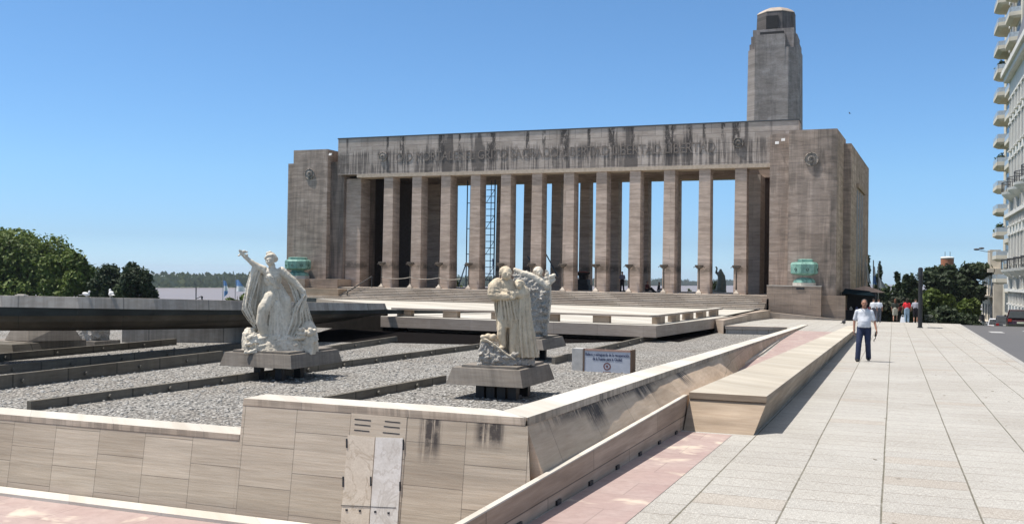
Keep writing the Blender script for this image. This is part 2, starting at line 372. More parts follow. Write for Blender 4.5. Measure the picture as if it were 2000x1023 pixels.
def leafmat(name,a,b,c,sc=.5):
    t=NT(name,.6,.25); oi=t.n('TexNoise'); n=t.noise(t.pos,sc,4,.65); n2=t.noise(t.pos,sc*9,3,.7)
    col=t.mix(t.rng(n,.36,.62),a,b); col=t.mix(t.rng(n2,.42,.62,0,.7),col,c)
    t.b.inputs['Subsurface Weight'].default_value=0.0
    tr=t.n('BsdfTranslucent'); t.l(col,tr.inputs[0]); mx=t.n('MixShader'); mx.inputs[0].default_value=.22
    t.l(t.b.outputs[0],mx.inputs[1]); t.l(tr.outputs[0],mx.inputs[2]); t.l(mx.outputs[0],t.t.nodes['Material Output'].inputs['Surface'])
    return t.done(col)
M_['leafA']=leafmat('leaf_light_green',(.045,.075,.015),(.12,.17,.035),(.16,.20,.05),.22)
M_['leafB']=leafmat('leaf_dark_green',(.016,.030,.014),(.038,.058,.026),(.055,.075,.036),.3)
M_['leafC']=leafmat('leaf_mid_green',(.022,.042,.015),(.055,.085,.028),(.07,.095,.035),.3)
M_['leafD']=leafmat('leaf_grey_green',(.03,.04,.025),(.06,.07,.045),(.08,.085,.06),.3)
M_['leafF']=leafmat('leaf_far_forest',(.075,.10,.06),(.12,.15,.08),(.14,.17,.09),.012)
M_['bark']=plain('bark',(.09,.065,.045),.9,.1,var=.3)
M_['bronze']=None
def _bronze():
    t=NT('green_bronze',.55,.4); n=t.noise(t.pos,2.5,5,.65); n2=t.noise(t.vec(t.mul(t.u,5),0.0,t.mul(t.z,.8)),1,4)
    c=t.mix(t.rng(n,.35,.65),(.11,.24,.20),(.24,.42,.35)); c=t.mix(t.rng(n2,.52,.7,0,.7),c,(.04,.075,.065)); t.bump(n,.3,.03); return t.done(c)
M_['bronze']=_bronze()
# ============================================================ THE SETTING
PS=-0.0135
pz=lambda x,y: PS*y
GZ=-1.2
def gh(x,y):
    d=max(0.0,math.hypot(x*0.8,max(y,0))-62)
    return max(-17.6,-3.6-.034*d)
# ground sheet
b=MB(); xs=np.concatenate([np.linspace(-2500,-300,12),np.linspace(-260,260,53),np.linspace(300,2500,12)]); ys=np.concatenate([np.linspace(-60,400,47),np.linspace(430,900,8)])
b.grid([[(x,y,gh(x,y)) for x in xs] for y in ys]); g=b.build('ground',M_['grass'],sm=True); tag(g,kind='structure',label='grassy ground falling away to the river behind the monument')
# river and far bank
b=MB(); b.grid([[(x,y,-17.0) for x in np.linspace(-6500,4500,7)] for y in np.linspace(200,7500,6)]); wtr=b.build('river',M_['water']); tag(wtr,kind='structure',label='wide brown river beyond the park')
P0=np.array(onz(0,556.5,-17)[:2]); P1=np.array(onz(400,561.8,-17)[:2]); P2=np.array(onz(1300,558,-17)[:2]); D=(P2-P1)/np.linalg.norm(P2-P1)
Pm=P1-D*1500; Pf=P2+D*3000; Nn=np.array([-D[1],D[0]]);  Nn=Nn if Nn[0]<0 else -Nn
far=[tuple(Pm),tuple(Pf),tuple(Pf+Nn*4500),tuple(Pm+Nn*4500)]
sheet('far_bank',far,-16.6,M_['leafF'],'low far bank of the river',th=1.0)
# distant wood on the far bank: one mass
b=MB(); n=26000; t=rng.random(n)**1.5*5200; dep=rng.random(n)*90
for i in range(n):
    c=P1-D*600+D*t[i]+Nn*dep[i]; hgt=11+4.5*math.sin(t[i]*.011)+2.2*math.sin(t[i]*.043+1)+rng.normal()*1.6
    zz=-16.6+rng.random()*hgt; s_=1.5+rng.random()*1.8+t[i]*.0009
    a=rng.random()*6.28; q=np.array([math.cos(a),math.sin(a)]); u2=np.array([D[0],D[1],0])*s_+rng.normal(size=3)*.7; v2=np.array([0,0,1.0])*s_*.8+rng.normal(size=3)*.7
    p=np.array([c[0],c[1],zz]); b.add([p-u2,p-v2,p+u2,p+v2],[(0,1,2,3)])
o=b.build('riverside_forest',M_['leafF'],fixn=False); tag(o,'low green forest along the far river bank','forest',kind='stuff')

# pavement, plaza, road
KX=lambda y: 2.75+.0195*y
pav=[(-2.70,-6),(9,-6),(KX(22)+4.5,-6)]
pv=[(-2.70,-8),(KX(-8),-8),(KX(76),76),(-6,76.6),(-9.6,76.6),(-9.2,61),(-8.75,56.1),(-5.55,57.2),(-4.65,50),(-3.0,14.0),(-2.70,13.0)]
sheet('pavement',pv,pz,M_['pave'],'pale tiled promenade running to the river stairs',th=1.0)
# kerb and road
b=MB()
for k in range(-8,76,2):
    b.prism([(KX(k)+.004,k+.01),(KX(k)+.16,k+.01),(KX(k+2)+.16,k+1.99),(KX(k+2)+.004,k+1.99)],lambda x,y:PS*y-.5,lambda x,y:PS*y+.003)
o=b.build('kerb',plain('kerb_stone',(.33,.32,.30),.85)); tag(o,kind='structure',label='stone kerb between promenade and street')
rz=lambda x,y: PS*y-.10 if y<=78 else PS*78-.10-(y-78)*.055
b=MB(); rr=[]
for y in list(range(-8,79,6))+[78,84,90,100,112,125,140,170]: rr.append([(KX(min(y,76))+.15 if y<79 else 4.3,y,rz(0,y)),(8,y,rz(0,y)),(13.2,y,rz(0,y))])
b.grid(rr); o=b.build('road',M_['asph']); tag(o,kind='structure',label='grey asphalt street beside the promenade')
b=MB()
for y0,y1,x0,x1 in((62,64.2,5.2,5.9),(66,67.2,7.3,8.6)): b.add([(x0,y0,rz(0,y0)+.004),(x1,y0,rz(0,y0)+.004),(x1,y1,rz(0,y1)+.004),(x0,y1,rz(0,y1)+.004)],[(0,1,2,3)])
o=b.build('road_marking',plain('worn_white_paint',(.38,.38,.38),.8)); tag(o,kind='structure',label='worn pale markings on the street')
# lawn edge just past the promenade
sheet('lawn',[(1.2,76.6),(14,76.6),(14,96),(1.2,96)],lambda x,y:-1.12-(y-76.6)*.045,plain('lawn_grass',(.16,.22,.07),.95,.1,var=.3),'strip of bright lawn beyond the promenade')

# gravel bed and black channel strip, which also paints the shade there
gb=[(-60,7.9),(-2.9,7.9),(-4.9,62),(-60,62)]
sheet('gravel_bed',gb,GZ,M_['gravel'],'grey gravel filling the drained fountain basin')
ch=[tuple(onz(px,py,GZ)[:2]) for px,py in((560,667),(750,669),(880,672),(1005,673),(1150,669),(1280,664),(1326,668),(1430,643))]+[(-9,60),(-12,60),(-26,60),(-30,50)]
sheet('channel_shade',ch,GZ+.006,M_['black'],'black channel strip under the terrace edge, with shade painted in')
# left lower paving and its white strip
LZ=-.42
sheet('red_forecourt',[(-14,-6),(-2.74,-6),(-2.74,7.7),(-14,7.7)],LZ,M_['red'],'reddish slab paving in front of the basin wall')
b=MB(); b.box(-14,-2.72,7.375,7.60,LZ-.2,LZ+.03); o=b.build('marble_strip',M_['cop']); tag(o,kind='structure',label='white stone strip at the foot of the basin wall')
# red strip by the plinth
sheet('red_strip',[(-2.70,-6),(-2.02,-6),(-1.93,12.98),(-2.62,12.98)],lambda x,y:pz(x,y)+.004,M_['red'],'pink stone strip between plinth and promenade')

# ============================================================ BASIN WALLS (near)
# side wall: outer top line straight from corner (-2.871,7.85,.644) to far end
A=np.array([-2.871,7.85,.644]); Bf=np.array([-4.80,60.5,-.812])
_swt=[]
for px in list(range(1030,1579,8))+[1578]:
    py=815+(634-815)*(px-1030)/(1578-1030); t=max(0,(px-1290)/288.0); xx=-2.871-1.93*t**1.6
    d=ray(px,py); _swt.append(CAM+d*(xx/d[0]))
def sw(y,off=0.0):
    ys_=[p[1] for p in _swt]; return np.array([np.interp(y,ys_,[p[k] for p in _swt]) for k in range(3)])
YE=_swt[-1][1]
def rampz(y):  # level at the foot of the side wall, past the bench start
    y0,y1=27.0,52.0; z0,z1=-.56,-.712
    return PS*y if y<14 else (PS*y-.02)
e=empty('basin_wall',(-4,7.8,LZ)); tag(e,'low travertine wall with pale coping framing the near corner of the gravel basin','wall')
# front wall, high part x -5.73..-2.87 ; low part x<-5.73
b=MB()
def frontseg(b,x0,x1,zt,zb,slant0=0,slant1=0):
    b.hexa([(x0,7.60,zb),(x1,7.60,zb),(x1,8.14,zb),(x0,8.14,zb)],[(x0,7.60+(zt-LZ)*.235,zt),(x1,7.60+(zt-LZ)*.235,zt),(x1,8.14,zt),(x0,8.14,zt)])
hz=.573; lz=.245
bt=.235
b.hexa([(-5.733,7.60,-1.3),(-2.66,7.60,-1.3),(-2.9,8.14,-1.3),(-5.733,8.14,-1.3)],[(-5.733,7.835,hz),(-2.862,7.835,hz),(-2.95,8.14,hz),(-5.733,8.14,hz)])
o=b.build('front_face',M_['wall'],e)
b=MB(); b.hexa([(-14,7.60,-1.3),(-5.735,7.60,-1.3),(-5.735,8.14,-1.3),(-14,8.14,-1.3)],[(-14,7.795,lz),(-5.735,7.795,lz),(-5.735,8.14,lz),(-14,8.14,lz)]); b.build('lower_front_face',M_['wall'],e)
# copings
b=MB(); b.hexa([(-5.735,7.832,hz+.002),(-2.880,7.832,hz+.002),(-3.335,8.22,hz+.002),(-5.735,8.22,hz+.002)],[(-5.735,7.846,hz+.07),(-2.877,7.846,hz+.07),(-3.335,8.22,hz+.07),(-5.735,8.22,hz+.07)])
cpf=stone('travertine_coping_front',(.46,.40,.33),(1.1,9.0,'row',.006),jcol=.6,strataf=14,strata=.2,patch=.3,drip=.5,dripf=3.5,fine=90)
def coping(b,name,par):
    o=b.build(name,[M_['copf'],M_['cop']],par,bevel=.004)
    for p in o.data.polygons:
        if p.normal.z>.7: p.material_index=1
    return o
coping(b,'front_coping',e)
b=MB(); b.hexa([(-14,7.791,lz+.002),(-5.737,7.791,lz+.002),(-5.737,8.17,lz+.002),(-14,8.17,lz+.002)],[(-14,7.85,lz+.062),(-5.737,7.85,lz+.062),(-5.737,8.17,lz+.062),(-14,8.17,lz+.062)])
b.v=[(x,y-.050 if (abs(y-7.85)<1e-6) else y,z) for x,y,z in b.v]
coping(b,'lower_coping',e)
# side wall body (ruled, battered) and coping
ysw=[7.85,8.1,8.5,8.9,9.3,9.8,10.4,11,11.7,12.4,13.4,14.5,16,18,20,22,24,27,30,33,37,41,46,51,YE]
def plx(y): return -2.745+.011*y
def plz(y): return .17+.0125*(y-6)
def foot(y):   # outer foot line, meets the plinth top while the plinth stands in front
    if y<13.5: return (plx(y)-.055,y,plz(y)-.03)
    p=sw(y); xf=p[0]+.13*max(.0,(56-y)/43); t=min(1,(y-13.5)/10)
    return ((plx(13.5)-.055)*(1-t)+xf*t,y,(plz(13.5)-.03)*(1-t)+(PS*y-.03)*t)
b=MB(); secs=[]
for y in ysw:
    p=sw(y); f=foot(y); fz=f[2]-.25
    fx=f[0]+.0
    secs.append([(p[0]-.50,y,GZ-.3),(p[0]-.50,y,p[2]-.075),(p[0]-.006,y,p[2]-.075),(f[0],y-.0,f[2]),(f[0],y,GZ-.3)])
b.loft(secs); b.build('side_face',M_['wallside'],e)
b=MB(); secs=[]
for i,y in enumerate(ysw):
    p=sw(y); wd=.36+.0*(y)
    secs.append([(p[0]-wd-(.09 if i==0 else 0),y+(.37 if i==0 else 0),p[2]-.073),(p[0]-wd-(.09 if i==0 else 0),y+(.37 if i==0 else 0),p[2]),(p[0],y,p[2]),(p[0]+.004,y,p[2]-.073)])
b.loft(secs); coping(b,'side_coping',e)
# vents, twin hatch doors
def veined(name,a_,b_,v_):
    t=NT(name,.6,.3); q=t.pos; n1=t.noise(q,2.2,4,.6,1.5); n2=t.noise(q,7,4,.6,.8); n3=t.noise(q,60,2)
    c=t.mix(t.rng(n2,.35,.65),a_,b_); ve=t.math('ABSOLUTE',t.math('SUBTRACT',n1,.5)); c=t.mix(t.rng(ve,.0,.022,.65,0),c,v_); c=t.mix(t.rng(n3,.4,.7,0,.3),c,v_); return t.done(c)
hatch=stone('pale_marble_slab',(.64,.58,.48),None,strataf=1.2,strata=.18,patch=.3,fine=60); hatch2=stone('grey_marble_slab',(.66,.65,.63),None,strataf=1.0,strata=.22,patch=.3,fine=60)
def fw(px,py):   # point on the battered front face
    y=7.7
    for _ in range(4):
        p=ony(px,py,y); y=7.60+(p[2]-(-1.3))*(.235/(hz+1.3))
    return ony(px,py,y)
def slab(name,quad,mat,off,th,par):
    b=MB(); q=[fw(*p) for p in quad]; n=np.cross(q[1]-q[0],q[3]-q[0]); n/=np.linalg.norm(n); n=n if n[1]<0 else -n
    b.hexa([p-n*.01 for p in q],[p+n*off for p in q]); return b.build(name,mat,par)
hatch=veined('veined_beige_slab',(.54,.47,.375),(.62,.55,.45),(.36,.29,.21)); hatch2=veined('veined_white_slab',(.56,.53,.48),(.66,.635,.59),(.42,.38,.33))
hd=empty('service_hatch',tuple(fw(725,1000)),0); tag(hd,'pair of pale marble hatch doors set in the front basin wall','hatch')
slab('door_leaf',[(664,1046),(719,1050),(733,853),(680,849)],hatch,.008,.02,hd)
slab('door_leaf',[(721,1050),(775,1054),(788,855),(735,853)],hatch2,.010,.02,hd)
slab('frame',[(662,1060),(777,1064),(795,815),(686,806)],M_['wall'],.003,.02,hd)
for (x0,y0,x1,y1) in((693,817,725,820),(693,827,724,830),(692,838,722,841),(752,821,782,824),(750,831,781,834),(748,843,781,846)):
    slab('vent_slot',[(x0,y0+2),(x1,y1+2),(x1,y1),(x0,y0)],M_['dark'],.005,.0,hd)
for (x0,y0,x1,y1) in((677,856,679.5,874),(787.5,858,789.5,878),(670,930,672.5,950),(724,930,726.5,948),(781,940,783.2,958)):
    slab('hinge',[(x0,y1),(x1,y1),(x1,y0),(x0,y0)],M_['dark'],.014,.0,hd)
slab('leaf_gap',[(667,986.4),(775,991.2),(775,990.2),(667,985.4)],M_['dark'],.0125,.0,hd)
for x0,y0 in((678,995),(704,996.5),(734,998.5),(760,1001)):
    slab('bolt_hole',[(x0-2,y0+2),(x0+2,y0+2),(x0+2,y0-2),(x0-2,y0-2)],M_['dark'],.0135,.0,hd)
# plinth wall between red strip and lower forecourt
e=empty('plinth_wall',(-2.7,4,-.1)); tag(e,'thin travertine retaining plinth with small drain holes along the pink strip','wall')
b=MB(); secs=[]
for y in(-6,0,7,10,13.44): secs.append([(plx(y)-.05,y,-1.2),(plx(y)-.05,y,plz(y)-.013),(plx(y)-.005,y,plz(y)-.013),(plx(y)+.02,y,-1.2)])
b.loft(secs); b.build('face',stone('travertine_plinth',(.56,.44,.35),(2.6,5,'row',.006),jcol=.35,strataf=9,strata=.3,patch=.3,uaxis='y',fine=120),e)
b=MB(); b.loft([[(plx(y)-.053,y,plz(y)-.012),(plx(y)-.053,y,plz(y)),(plx(y),y,plz(y)),(plx(y),y,plz(y)-.012)] for y in(-6,0,7,13.44)]); b.build('edge_strip',M_['cop'],e)
for k in range(9):
    y=5.2+k*.93; b=MB(); b.box(plx(y)-.04,plx(y)+.018,y,y+.11,PS*y+.006,PS*y+.045); b.build('drain_hole',M_['dark'],e)

# long low bench block
e=empty('stone_bench',(-2,13.4,-.2)); tag(e,'long low travertine bench block tapering away beside the pink strip','bench')
bz=lambda y:.535-.0172*y
b=MB(); secs=[]
for y in(13.06,14,18,24,30,38,46,52):
    xl=-2.575+(y-13)*.0125; xr=-1.55+.0*(y)
    if y>46: xr=-1.55-(y-46)*.03
    ye=y+(.38 if y<13.1 else 0)
    secs.append([(xl,ye if y>13.1 else 13.44,bz(y)-.09),(xr,ye if y>13.1 else 13.44,bz(y)-.09),(xr-.14,y,PS*y-.05),(xl-.01,y,PS*y-.05)])
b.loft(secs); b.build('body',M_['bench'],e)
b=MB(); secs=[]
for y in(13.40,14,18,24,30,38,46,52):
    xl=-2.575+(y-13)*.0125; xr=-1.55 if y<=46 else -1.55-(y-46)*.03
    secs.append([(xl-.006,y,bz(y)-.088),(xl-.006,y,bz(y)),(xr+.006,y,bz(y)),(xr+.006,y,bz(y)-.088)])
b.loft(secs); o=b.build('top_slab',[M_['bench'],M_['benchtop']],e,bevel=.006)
for p in o.data.polygons:
    if p.normal.z>.7: p.material_index=1
# pink ramp seen between wall and bench, and its pale kerb
q=[onz(*p,0,PS) for p in((1430,712),(1494,698),(1553,645),(1625,645))]
sheet('red_ramp',[(-4.05,24),(-2.6,24),(-2.2,51.8),(-4.55,52.3),(-4.1,40),(-3.55,30)],lambda x,y:pz(x,y)+.004,M_['red'],'pink stone ramp between the basin wall and the bench')
b=MB(); L=[(-4.7,52.8),(-4.25,42),(-3.72,31),(-3.58,27),(-3.5,22)]
for i in range(4):
    (x0,y0),(x1,y1)=L[i],L[i+1]; b.prism([(x1-.06,y1),(x1+.02,y1),(x0+.02,y0),(x0-.06,y0)],lambda x,y:PS*y-.02,lambda x,y:PS*y+.05)
o=b.build('ramp_kerb',M_['cop']); tag(o,kind='structure',label='pale kerb edging the pink ramp')
# plaza edge slab over the pit, low step pieces near terrace
b=MB(); b.prism([(-8.78,56.0),(-5.5,57.1),(-5.5,57.6),(-8.9,57.0)],lambda x,y:PS*y-.16,lambda x,y:PS*y+.004); o=b.build('plaza_edge',M_['fasc']); tag(o,kind='structure',label='stone edge of the plaza over the gravel basin')
b=MB(); b.prism([(-9.6,57.4),(-8.9,56.2),(-9.0,75.0),(-9.7,76.0)],-1.2,-.46); o=b.build('terrace_step',M_['fasc']); tag(o,kind='structure',label='low step joining plaza and terrace')
b=MB(); b.prism([(-9.75,61),(-9.35,61),(-8.6,76.2),(-9.7,76.2)],-1.2,-.40); b.prism([(-9.0,75.9),(-3.4,77.0),(-3.4,77.4),(-9.0,76.4)],lambda x,y:-1.3,lambda x,y:-.52-(x+9)*.085); o=b.build('low_step_wall',M_['fasc']); tag(o,kind='structure',label='low stone edging at the foot of the right podium')

# ============================================================ BEAMS IN THE GRAVEL
def beam(p,q,h,th,label,z=GZ):
    e=empty('gravel_divider',((p[0]+q[0])/2,(p[1]+q[1])/2,z)); tag(e,label,'concrete divider','long concrete dividers crossing the gravel basin')
    d=np.array(q)-np.array(p); n=np.array([-d[1],d[0]])/np.linalg.norm(d)*th
    b=MB(); h*=.80; b.prism([tuple(p),tuple(q),tuple(np.array(q)+n),tuple(np.array(p)+n)],z-.1,z+h); b.build('concrete_strip',M_['beam'],e)
    k=int(np.linalg.norm(d)/1.9)
    for i in range(1,k):
        c=np.array(p)+d*(i+.1)/k-n/th*.03; b=MB(); b.bar((c[0],c[1],z+h*.45),(c[0]-n[0]/th*.05,c[1]-n[1]/th*.05,z+h*.45),.05,8); b.build('round_fitting',plain('fitting_metal',(.12,.11,.09),.6) if 'fitting_metal' not in bpy.data.materials else bpy.data.materials['fitting_metal'],e)
def gp(px,py): return tuple(onz(px,py,GZ)[:2])
beam(gp(60,802),gp(965,677),.26,.12,'long grey concrete divider reaching the low front wall, in front of the caped woman statue')
beam(gp(640,792),gp(872,747),.26,.12,'short dark concrete divider left of the two-figure statue pedestal')
beam(gp(1084,711),gp(1284,661),.30,.12,'concrete divider passing behind the white notice box')
beam(gp(-120,776),gp(436,705),.44,.12,'tall dark concrete divider ending at the caped woman pedestal')
beam(gp(636,689),gp(776,667),.30,.12,'shaded concrete divider to the right behind the caped woman statue')
beam(gp(-120,742),gp(470,684),.32,.12,'olive brown concrete divider, second from the back')
beam(gp(-120,717),gp(345,673),.32,.12,'rearmost concrete divider in front of the broken blocks')

# ============================================================ CURVED BRIDGE
e=empty('curved_ramp',(-25,30,-1)); tag(e,'long dark curved concrete walkway with hull shaped underside and grey parapet','walkway')
prof=[(-420,568,592,614,648,20.2),(-200,572,595,616,650,20.8),(0,577,599,617,650,21.6),(150,580,601.5,616.5,650,23.6),(300,583,604,615.5,648,26.5),(450,586.5,605,614.5,645,30.5),(600,590,606.2,613.5,640,36),(700,591.6,605.5,612.5,628,42),(752,592.4,604,612,614.5,46.0)]
PT=[];BD=[];HU=[]
fine=[]
for i in range(len(prof)-1):
    for k in range(4):
        t=k/4; fine.append(tuple(np.array(prof[i])*(1-t)+np.array(prof[i+1])*t))
fine.append(prof[-1])
for px,a,bm_,c,d,Y in fine:
    p=ony(px,a,Y); q1=ony(px,bm_,Y); q2=ony(px,c,Y); q3=ony(px,d,Y); x,y=p[0],p[1]; n=np.array([-.93,.36])  # inward (away from viewer)
    zt,zb,zc,zd=p[2],q1[2],q2[2],q3[2]
    P=lambda o_,z:(x+n[0]*o_,y+n[1]*o_,z)
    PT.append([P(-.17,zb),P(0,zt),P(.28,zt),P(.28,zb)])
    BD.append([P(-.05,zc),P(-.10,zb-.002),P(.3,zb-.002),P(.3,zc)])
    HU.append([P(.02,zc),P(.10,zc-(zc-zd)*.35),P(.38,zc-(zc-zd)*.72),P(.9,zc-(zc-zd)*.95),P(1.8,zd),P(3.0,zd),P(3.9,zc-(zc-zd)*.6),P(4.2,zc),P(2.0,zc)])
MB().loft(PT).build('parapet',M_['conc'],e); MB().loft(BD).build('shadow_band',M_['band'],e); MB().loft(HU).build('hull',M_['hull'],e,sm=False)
b=MB(); w0=[]
for px,a,c,Y in((752,604.5,613,46.3),(850,607,612,50),(965,609.5,610.5,55)):
    p=ony(px,a,Y); q=ony(px,c,Y); w0.append([(p[0],p[1],q[2]),(p[0],p[1],p[2]),(p[0]-.3,p[1]+.3,p[2]),(p[0]-.3,p[1]+.3,q[2])])
b.loft(w0); b.build('end_wedge',M_['band'],e)
# grey retaining wall behind it
e=empty('basin_back_wall',(-31,34,GZ)); tag(e,'plain grey concrete back wall of the basin under the curved walkway','wall')
a0=onz(238,668,GZ); a1=onz(612,670,GZ); b=MB(); dd=(a1-a0)[:2]; nn=np.array([-dd[1],dd[0]])/np.linalg.norm(dd)*.4
b.prism([tuple(a0[:2]),tuple(a1[:2]),tuple(a1[:2]+nn),tuple(a0[:2]+nn)],GZ-.2,-.42); b.build('wall_face',M_['conc'],e)
b=MB(); b.prism([(-22.5,46.9),(-11.2,46.9),(-11.2,47.4),(-22.5,47.4)],GZ-.2,-.9); 

# ============================================================ TERRACE
TZ=-.4
e=empty('terrace',(-20,50,TZ)); tag(e,'bright stone terrace slab floating over the dark channel in front of the stairs','terrace')
top=[(-25.6,46.9),(-10.5,46.3),(-9.25,61),(-9.3,76.0),(-48,76.0),(-36,66),(-30,56)]
def under(x,y): return -1.02
ctr=np.array([-20,60])
ins=lambda k:[tuple(np.array(p)+(ctr-np.array(p))*k) for p in top]
b=MB(); b.prism(top,TZ-.56,TZ-.004); b.build('fascia',M_['fasc'],e)
b=MB(); b.add([(x,y,TZ) for x,y in top],[tuple(range(len(top)))]); b.build('paving',M_['terr'],e)
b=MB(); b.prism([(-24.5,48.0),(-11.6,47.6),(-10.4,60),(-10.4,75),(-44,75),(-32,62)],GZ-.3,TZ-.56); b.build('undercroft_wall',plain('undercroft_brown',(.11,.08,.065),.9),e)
e2_=empty('painted_shade_wall',(-36,49,-1)); tag(e2_,'black wall added beyond the curved walkway to paint in the shade','wall'); b=MB(); b.prism([(-25.62,47.3),(-25.6,47.7),(-60,54),(-60,53.5)],GZ-.3,-.28); b.build('wall_face',plain('painted_shade_black',(.03,.026,.022),1,.0),e2_)  # added black wall, paints the darkness under the walkway
def bench_row(label,posts,slab_poly,pf):
    e=empty('terrace_bench',(posts[0][0],posts[0][1],TZ)); tag(e,label,'bench','long stone benches on the terrace edge')
    b=MB(); b.prism(slab_poly,TZ+.36,TZ+.46); o=b.build('seat_slab',[M_['fasc'],M_['terr']],e)
    for p in o.data.polygons:
        if p.normal.z>.7: p.material_index=1
    for x,y in posts:
        b=MB(); b.box(x-pf[0],x+pf[0],y-pf[1],y+pf[1],TZ-.01,TZ+.36); b.build('block_leg',M_['bench'],e)
bench_row('long low stone bench facing the camera along the terrace front',[(-24.6,47.85),(-21.8,47.7),(-19.0,47.6),(-16.2,47.6),(-13.5,47.5)],[(-25.3,47.5),(-11.0,47.1),(-10.75,47.6),(-25.3,48.2)],(.42,.2))
bench_row('shorter stone bench running back along the right terrace edge',[(-10.9,48.6),(-10.75,51.6),(-10.6,54.6),(-10.45,57.8),(-10.3,61.2)],[(-10.98,47.64),(-10.73,47.64),(-10.0,63),(-10.5,63)],(.22,.5))

# ============================================================ MEMORIAL BUILDING
FL=.66
mb=empty('memorial_colonnade',(-27,80,-.5)); tag(mb,'huge pink travertine memorial with twelve tall square columns under an inscribed stained lintel','monument')
# stairs : seven steps
st=MB(); rs=MB(); ns=8; zs0=TZ; y0=76.0; dy=(79.0-y0)/ns
for i in range(ns):
    zt=zs0+(FL-zs0)*(i+1)/ns
    st.box(-49.5+.001*i,-9.05-.001*i,y0+i*dy-.05,80.2+.001*i,zt-.075,zt)
    rs.box(-49.4,-9.1,y0+i*dy+.03,80.1,zs0-.6 if i==0 else zt-.14,zt-.076)
o=st.build('staircase',[M_['stair']],mb); rs.build('risers',plain('shaded_riser',(.20,.17,.145),.9),o)  # riser colour darkened to paint the shadow line under each tread
b=MB(); b.box(-49,-7.5,79.02,95,-6,FL-.004); b.build('floor',M_['stair'],mb)
# entablature
EB=11.06; ET=14.38
b=MB(); b.box(-48.45,-7.02,80.0,81.75,EB,ET); ent=b.build('entablature',M_['ent'],mb)
b=MB(); b.box(-48.5,-6.97,79.95,81.9,ET+.002,ET+.10); b.build('cornice',plain('lead_flashing',(.07,.075,.08),.6),ent)
b=MB(); b.box(-46.4,-9.13,79.98,81.7,EB-.30,EB-.002); b.build('soffit_band',plain('warm_soffit_stone',(.47,.385,.30),.8),ent)
def medallion(c,r,par,mat):
    o=empty('m',(0,0,0)); bpy.data.objects.remove(o)
    b=MB(); n=28
    prof=[(r,.0),(r,.06),(r*.93,.10),(r*.86,.04),(r*.55,.04),(r*.5,.14),(r*.3,.16),(r*.25,.08),(.02,.09)]
    vs=[];fs=[]
    for rr,h in prof:
        for i in range(n):
            t=2*math.pi*i/n; wv=1+(.05*math.cos(t*12) if .5*r<rr<.95*r else 0); vs.append((c[0]+rr*wv*math.cos(t),c[1]-h,c[2]+rr*wv*math.sin(t)))
    for k in range(len(prof)-1):
        for i in range(n): j=(i+1)%n; fs.append((k*n+i,(k+1)*n+i,(k+1)*n+j,k*n+j))
    b.add(vs,fs); return b.build('medallion',mat,par)
mdm=stone('weathered_medallion',(.42,.38,.34),None,strataf=3,drip=.9,dripf=5)
for px,py,r in((748,306,.42),(1442,279,.42)):
    p=ony(px,py,80); medallion((p[0],79.99,p[2]),r,ent,mdm)
# inscription
def text_mesh(s,size,mat,name,parent,loc,rot,ext=.02,align='LEFT',sx=1.0,bold=0.0):
    cu=bpy.data.curves.new(name,'FONT'); cu.body=s; cu.size=size; cu.extrude=ext; cu.align_x=align; cu.offset=bold
    t=bpy.data.objects.new('t',cu); COL.objects.link(t); dg=bpy.context.evaluated_depsgraph_get()
    me=bpy.data.meshes.new_from_object(t.evaluated_get(dg)); bpy.data.objects.remove(t); me.name=name
    me.transform(Matrix.Translation(Vector(loc))@Matrix.Rotation(rot[2],4,'Z')@Matrix.Rotation(rot[0],4,'X')@Matrix.Diagonal((sx,1,1,1)))
    me.materials.clear(); me.materials.append(mat); o=bpy.data.objects.new(name,me); link(o,parent); return o
lm=stone('inscription_stone',(.27,.235,.21),None,drip=.4,dripf=3)
p0=ony(773,312,80); p1=ony(1396,295,80); L=p1[0]-p0[0]
words='OID MORTALES EL GRITO SAGRADO LIBERTAD LIBERTAD LIBERTAD'
o=text_mesh(words,1.15,lm,'inscription',ent,(0,0,0),(R_(90),0,0),.03,bold=.0)
xs_=[v.co.x for v in o.data.vertices]; k=L/(max(xs_)-min(xs_))
o.data.transform(Matrix.Diagonal((k,1,1,1))); o.data.transform(Matrix.Translation((p0[0],79.99,12.12)))
# columns
SPX=(43.64-11.93)/11
def column(cx,y,top,par,w0=.50,w1=.455,d=1.35,mat=None):
    b=MB(); b.hexa([(cx-w0,y-.03,FL-.01),(cx+w0,y-.03,FL-.01),(cx+w0,y+d,FL-.01),(cx-w0,y+d,FL-.01)],[(cx-w1,y,top),(cx+w1,y,top),(cx+w1,y+d,top),(cx-w1,y+d,top)])
    o=b.build('column',mat or M_['col'],par); return o
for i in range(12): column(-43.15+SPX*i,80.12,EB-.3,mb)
# back row and lintel
BY=91.0
xb=[ony((a+c)/2.,450,BY)[0] for a,c in((1132,1149),)]
x9=ony(1132,450,BY)[0]+.46
for k in range(-9,5):
    cx=x9+k*SPX
    if k==4: continue
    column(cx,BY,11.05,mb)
b=MB(); b.box(-49.2,-8,BY-.05,BY+1.5,11.05,14.0); b.build('rear_lintel',M_['col'],mb)
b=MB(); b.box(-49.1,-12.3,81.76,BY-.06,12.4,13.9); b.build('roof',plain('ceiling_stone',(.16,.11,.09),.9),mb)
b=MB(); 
xa,xc=ony(826,500,BY-.6)[0],ony(858,500,BY-.6)[0]; b.box(-47.99,xa-.2,BY-1.5,BY+1,FL,11.05); b.build('rear_corner_pier',plain('pier_shade_stone',(.10,.083,.075),.95,.1),mb)  # corner pier coloured near black to paint the shade under the roof
b=MB(); b.box(xa,xc,BY-.7,BY+1,FL,11.05); b.build('rear_pier',M_['col'],mb)
